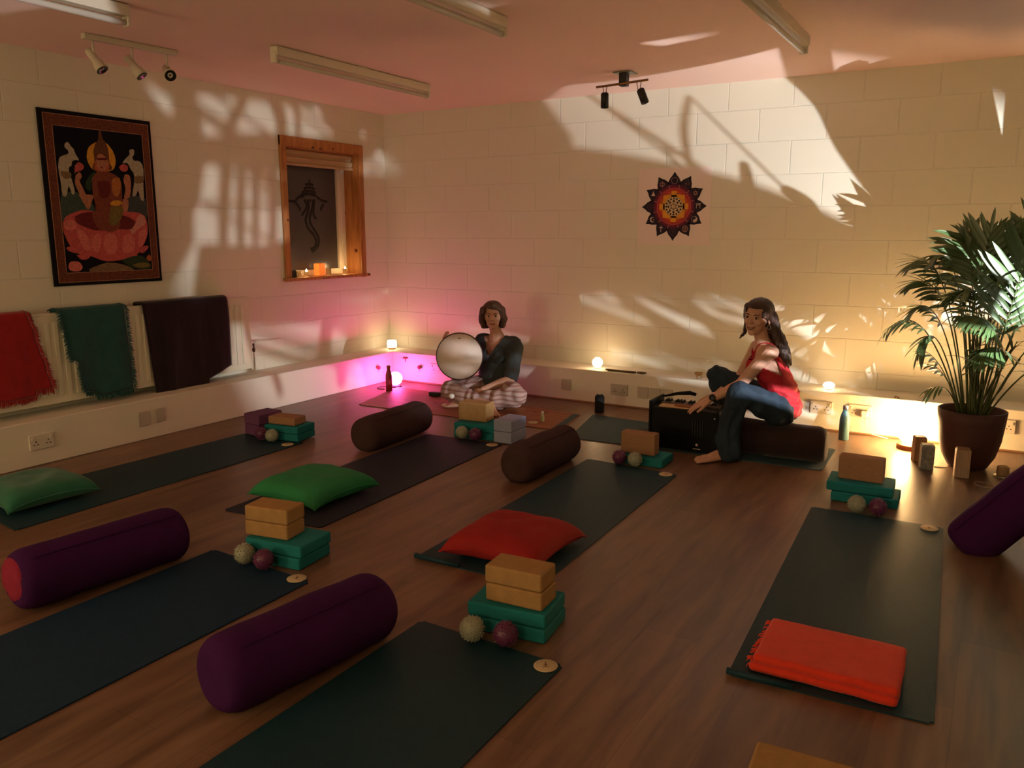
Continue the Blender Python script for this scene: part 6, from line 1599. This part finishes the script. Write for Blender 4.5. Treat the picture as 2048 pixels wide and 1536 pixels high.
# each leaf: distance factor, breadth of its shadow, and the line on walls or ceiling that its shadow follows
SHADE = [
 (0.105, 0.292, [(-0.69, 6.18, 1.19), (-0.92, 6.18, 1.27), (-1.41, 6.18, 1.48), (-2.02, 6.18, 1.68), (-3.08, 6.18, 1.92), (-4.33, 6.18, 2.08)]),
 (0.103, 0.373, [(-0.72, 6.18, 1.09), (-1.08, 6.18, 1.17), (-2.01, 6.18, 1.41), (-3.08, 6.18, 1.62), (-4.61, 6.18, 1.74)]),
 (0.095, 0.436, [(-0.74, 6.18, 0.93), (-1.07, 6.18, 0.97), (-2.00, 6.18, 1.15), (-3.07, 6.18, 1.30), (-4.92, 6.18, 1.38)]),
 (0.101, 0.297, [(-0.83, 6.18, 0.89), (-1.61, 6.18, 0.99), (-2.40, 6.18, 1.04), (-3.30, 6.18, 0.96), (-4.75, 6.18, 0.92)]),
 (0.159, 0.087, [(-2.77, 6.18, 0.93), (-2.43, 6.18, 0.72), (-2.01, 6.18, 0.55)]),
 (0.172, 0.088, [(-2.27, 6.18, 0.93), (-1.90, 6.18, 0.67), (-1.50, 6.18, 0.41)]),
 (0.094, 0.234, [(-1.42, 6.18, 0.40), (-2.17, 6.18, 0.51), (-2.83, 6.18, 0.52), (-3.60, 6.18, 0.59), (-4.76, 6.18, 0.68)]),
 (0.101, 0.099, [(-1.34, 6.18, 0.29), (-1.96, 6.18, 0.25), (-2.82, 6.18, 0.22), (-3.81, 6.18, 0.20), (-4.95, 6.18, 0.20)]),
 (0.100, 0.226, [(-1.48, 6.18, 0.05), (-2.37, 6.18, 0.01), (-3.22, 6.04, 0.00), (-4.57, 6.06, 0.00)]),
 (0.120, 0.296, [(-1.37, 5.22, 0.00), (-2.13, 5.10, 0.00), (-2.83, 4.93, 0.00), (-3.66, 4.85, 0.00)]),
 (0.124, 0.743, [(-2.54, 3.92, 2.44), (-3.96, 6.18, 2.36), (-3.93, 6.18, 1.64)]),
 (0.103, 0.360, [(-2.84, 6.18, 0.97), (-3.60, 6.18, 1.10), (-4.56, 6.18, 1.47)]),
 (0.106, 0.382, [(-3.32, 4.36, 2.44), (-4.66, 6.18, 2.10), (-4.62, 6.18, 1.43), (-4.58, 6.18, 0.73), (-4.65, 6.18, 0.26)]),
 (0.115, 0.279, [(-4.01, 6.18, 1.64), (-3.94, 6.18, 1.12), (-3.89, 6.18, 0.49)]),
 (0.152, 0.032, [(-2.94, 6.14, 2.44), (-2.48, 6.18, 2.13), (-1.95, 6.18, 1.80)]),
 (0.165, 0.021, [(-2.44, 6.18, 2.12), (-2.29, 6.18, 1.98), (-2.24, 6.18, 1.87)]),
 (0.191, 0.044, [(-2.14, 6.18, 2.37), (-2.17, 6.18, 2.12), (-2.10, 6.18, 1.81)]),
 (0.234, 0.068, [(-1.64, 6.18, 1.61), (-1.67, 6.18, 1.74), (-1.71, 6.18, 1.88)]),
 (0.253, 0.075, [(-1.13, 6.18, 1.43), (-1.24, 6.18, 1.57), (-1.43, 6.18, 1.69)]),
 (0.366, 0.026, [(-0.80, 6.18, 1.31), (-0.69, 6.18, 1.38), (-0.51, 6.18, 1.41)]),
 (0.166, 0.659, [(-2.63, 4.28, 2.44), (-2.38, 5.11, 2.44), (-1.70, 5.08, 2.44), (-0.99, 4.72, 2.44)]),
 (0.160, 0.878, [(-2.50, 3.59, 2.44), (-1.94, 4.16, 2.44), (-1.16, 4.17, 2.44)]),
 (0.288, 0.253, [(-0.43, 6.18, 1.31), (-0.63, 6.18, 1.56), (-0.93, 6.18, 1.97), (-1.23, 6.18, 2.40), (-1.08, 4.79, 2.44)]),
 (0.336, 0.184, [(-0.43, 6.18, 1.57), (-0.54, 6.18, 1.74), (-0.72, 6.18, 2.03), (-0.91, 5.80, 2.44)]),
 (0.450, 0.248, [(-0.15, 6.18, 1.60), (-0.16, 6.18, 1.78), (-0.27, 6.01, 2.44)]),
 (0.367, 0.320, [(-0.49, 6.18, 1.73), (-0.54, 6.18, 2.02), (-0.66, 5.78, 2.44)]),
 (0.450, 0.340, [(-0.25, 6.18, 1.69), (-0.30, 6.18, 2.04), (-0.39, 5.78, 2.44)]),
 (0.447, 0.305, [(-0.47, 6.18, 1.54), (-0.16, 6.18, 1.57), (0.17, 6.18, 1.53)]),
 (0.450, 0.243, [(0.09, 6.18, 1.59), (0.06, 6.18, 1.87), (0.01, 6.18, 2.41)]),
 (0.322, 0.212, [(-0.41, 6.18, 0.74), (-0.74, 6.18, 0.61), (-1.04, 6.18, 0.56)]),
 (0.111, 0.044, [(-4.36, 6.18, 0.36), (-3.81, 6.18, 0.36), (-3.10, 6.18, 0.35)]),
 (0.099, 0.210, [(-5.08, 5.55, 0.48), (-5.08, 5.93, 0.47), (-4.88, 6.18, 0.48)]),
 (0.093, 0.497, [(-4.63, 2.68, 2.44), (-5.08, 2.81, 1.40), (-3.52, 1.80, 0.00)]),
 (0.098, 0.577, [(-4.35, 2.84, 2.44), (-5.08, 3.23, 1.41), (-3.38, 2.01, 0.00)]),
 (0.094, 0.667, [(-4.28, 3.16, 2.44), (-5.08, 3.68, 1.41), (-3.28, 2.22, 0.00)]),
 (0.100, 0.251, [(-4.95, 3.97, 2.44), (-5.08, 4.01, 1.94), (-5.08, 3.93, 1.48)]),
 (0.099, 0.243, [(-3.97, 3.07, 2.44), (-5.08, 3.86, 1.93), (-5.08, 3.80, 1.24)]),
 (0.089, 0.087, [(-5.08, 4.47, 1.94), (-5.08, 4.44, 1.64), (-5.08, 4.40, 1.15)]),
 (0.090, 0.083, [(-5.08, 4.81, 2.01), (-5.08, 4.77, 1.69), (-5.08, 4.73, 1.14)]),
 (0.091, 0.110, [(-5.08, 4.35, 1.97), (-5.08, 4.29, 1.67), (-5.08, 4.23, 1.15)]),
 (0.100, 0.070, [(-5.08, 4.60, 1.99), (-5.08, 4.59, 1.65), (-5.08, 4.54, 1.14)]),
 (0.094, 0.038, [(-5.08, 4.06, 1.57), (-5.08, 4.43, 1.57), (-5.08, 4.89, 1.56)]),
 (0.096, 0.096, [(-5.08, 4.34, 2.11), (-5.08, 4.45, 2.25), (-5.08, 4.58, 2.43)]),
 (0.092, 0.267, [(-5.08, 4.05, 1.94), (-5.08, 4.66, 1.99), (-5.08, 5.32, 2.02), (-5.08, 6.12, 2.16)]),
 (0.094, 0.564, [(-5.08, 3.98, 1.09), (-5.08, 4.58, 0.98), (-5.08, 5.32, 1.04), (-5.05, 6.18, 0.91)]),
 (0.093, 0.218, [(-5.08, 3.95, 0.80), (-5.08, 4.37, 0.75), (-5.08, 5.24, 0.68), (-5.06, 6.18, 0.62)]),
 (0.093, 0.806, [(-5.08, 5.32, 2.05), (-5.08, 5.35, 1.51), (-5.08, 5.34, 0.86)]),
 (0.095, 0.733, [(-5.08, 5.96, 1.88), (-5.08, 5.94, 1.43), (-5.08, 5.94, 0.73)]),
 (0.103, 0.442, [(-4.51, 3.32, 2.44), (-4.63, 3.86, 2.44), (-4.50, 4.35, 2.44), (-4.50, 5.08, 2.44), (-4.46, 5.38, 2.44)]),
 (0.120, 0.384, [(-4.07, 3.01, 2.44), (-3.94, 3.82, 2.44), (-3.77, 4.89, 2.44)]),
 (0.125, 0.806, [(-3.76, 2.52, 2.44), (-3.37, 3.07, 2.44), (-3.01, 4.06, 2.44)]),
 (0.099, 0.126, [(-4.89, 4.71, 2.44), (-5.08, 4.89, 2.28), (-5.08, 4.88, 2.05)]),
 (0.099, 0.066, [(-5.08, 5.08, 2.42), (-5.08, 5.08, 2.27), (-5.08, 5.08, 2.07)]),
 (0.100, 0.370, [(-4.79, 5.33, 2.44), (-5.08, 5.65, 2.29), (-5.08, 5.63, 1.99)]),
 (0.096, 0.071, [(-5.08, 4.44, 0.48), (-5.08, 4.86, 0.32), (-5.08, 5.27, 0.23), (-5.08, 5.84, 0.19)]),
 (0.090, 0.355, [(-5.08, 3.96, 0.87), (-5.08, 3.94, 0.42), (-4.33, 3.24, 0.00)]),
 (0.099, 0.158, [(-5.08, 5.33, 0.60), (-5.08, 5.28, 0.38), (-4.95, 5.19, 0.00)]),
 (0.100, 0.069, [(-5.01, 6.18, 0.52), (-5.05, 6.18, 0.23), (-4.32, 5.31, 0.00)]),
 (0.099, 0.077, [(-5.08, 4.31, 0.65), (-5.08, 4.43, 0.30), (-5.08, 4.51, 0.02)]),
]

sb_ = V((0.50, 4.62, 0.22))
for i, (tt, wm, ln) in enumerate(SHADE):
    pts = [V(p) for p in smooth_line(ln, 5)]
    bm = new(); prev = None; n = len(pts)
    rnd = random.Random(i)
    c0 = None
    for k, W_ in enumerate(pts):
        u = k / (n - 1)
        q = tt * (1 + 0.06 * math.sin(u * 3 + i))
        P_ = UP + (W_ - UP) * q
        tn = (pts[min(k + 1, n - 1)] - pts[max(k - 1, 0)])
        ray_ = (W_ - UP).normalized()
        s = tn.cross(ray_).normalized()
        wd_ = wm * q * (0.30 + 0.70 * math.sin(PI * (0.12 + 0.80 * u)) ** 0.7) * (0.0 if k == n - 1 else 1) + 0.0004
        a, b, c = bm.verts.new(P_ + s * wd_ / 2), bm.verts.new(P_ - ray_ * wd_ * 0.05), bm.verts.new(P_ - s * wd_ / 2)
        if prev:
            for f_ in ((prev[0], prev[1], b, a), (prev[1], prev[2], c, b)): bm.faces.new(f_).smooth = True
        else: c0 = P_
        prev = (a, b, c)
    st = [bez(sb_, V((0.62, 4.62, 0.70)), c0, j / 8) for j in range(9)]
    tube(bm, st, [0.004 - 0.0003 * j for j in range(9)], 5, mi=1)
    mesh_obj('leaf', bm, [m_broad, m_stem], sp_, world=True)
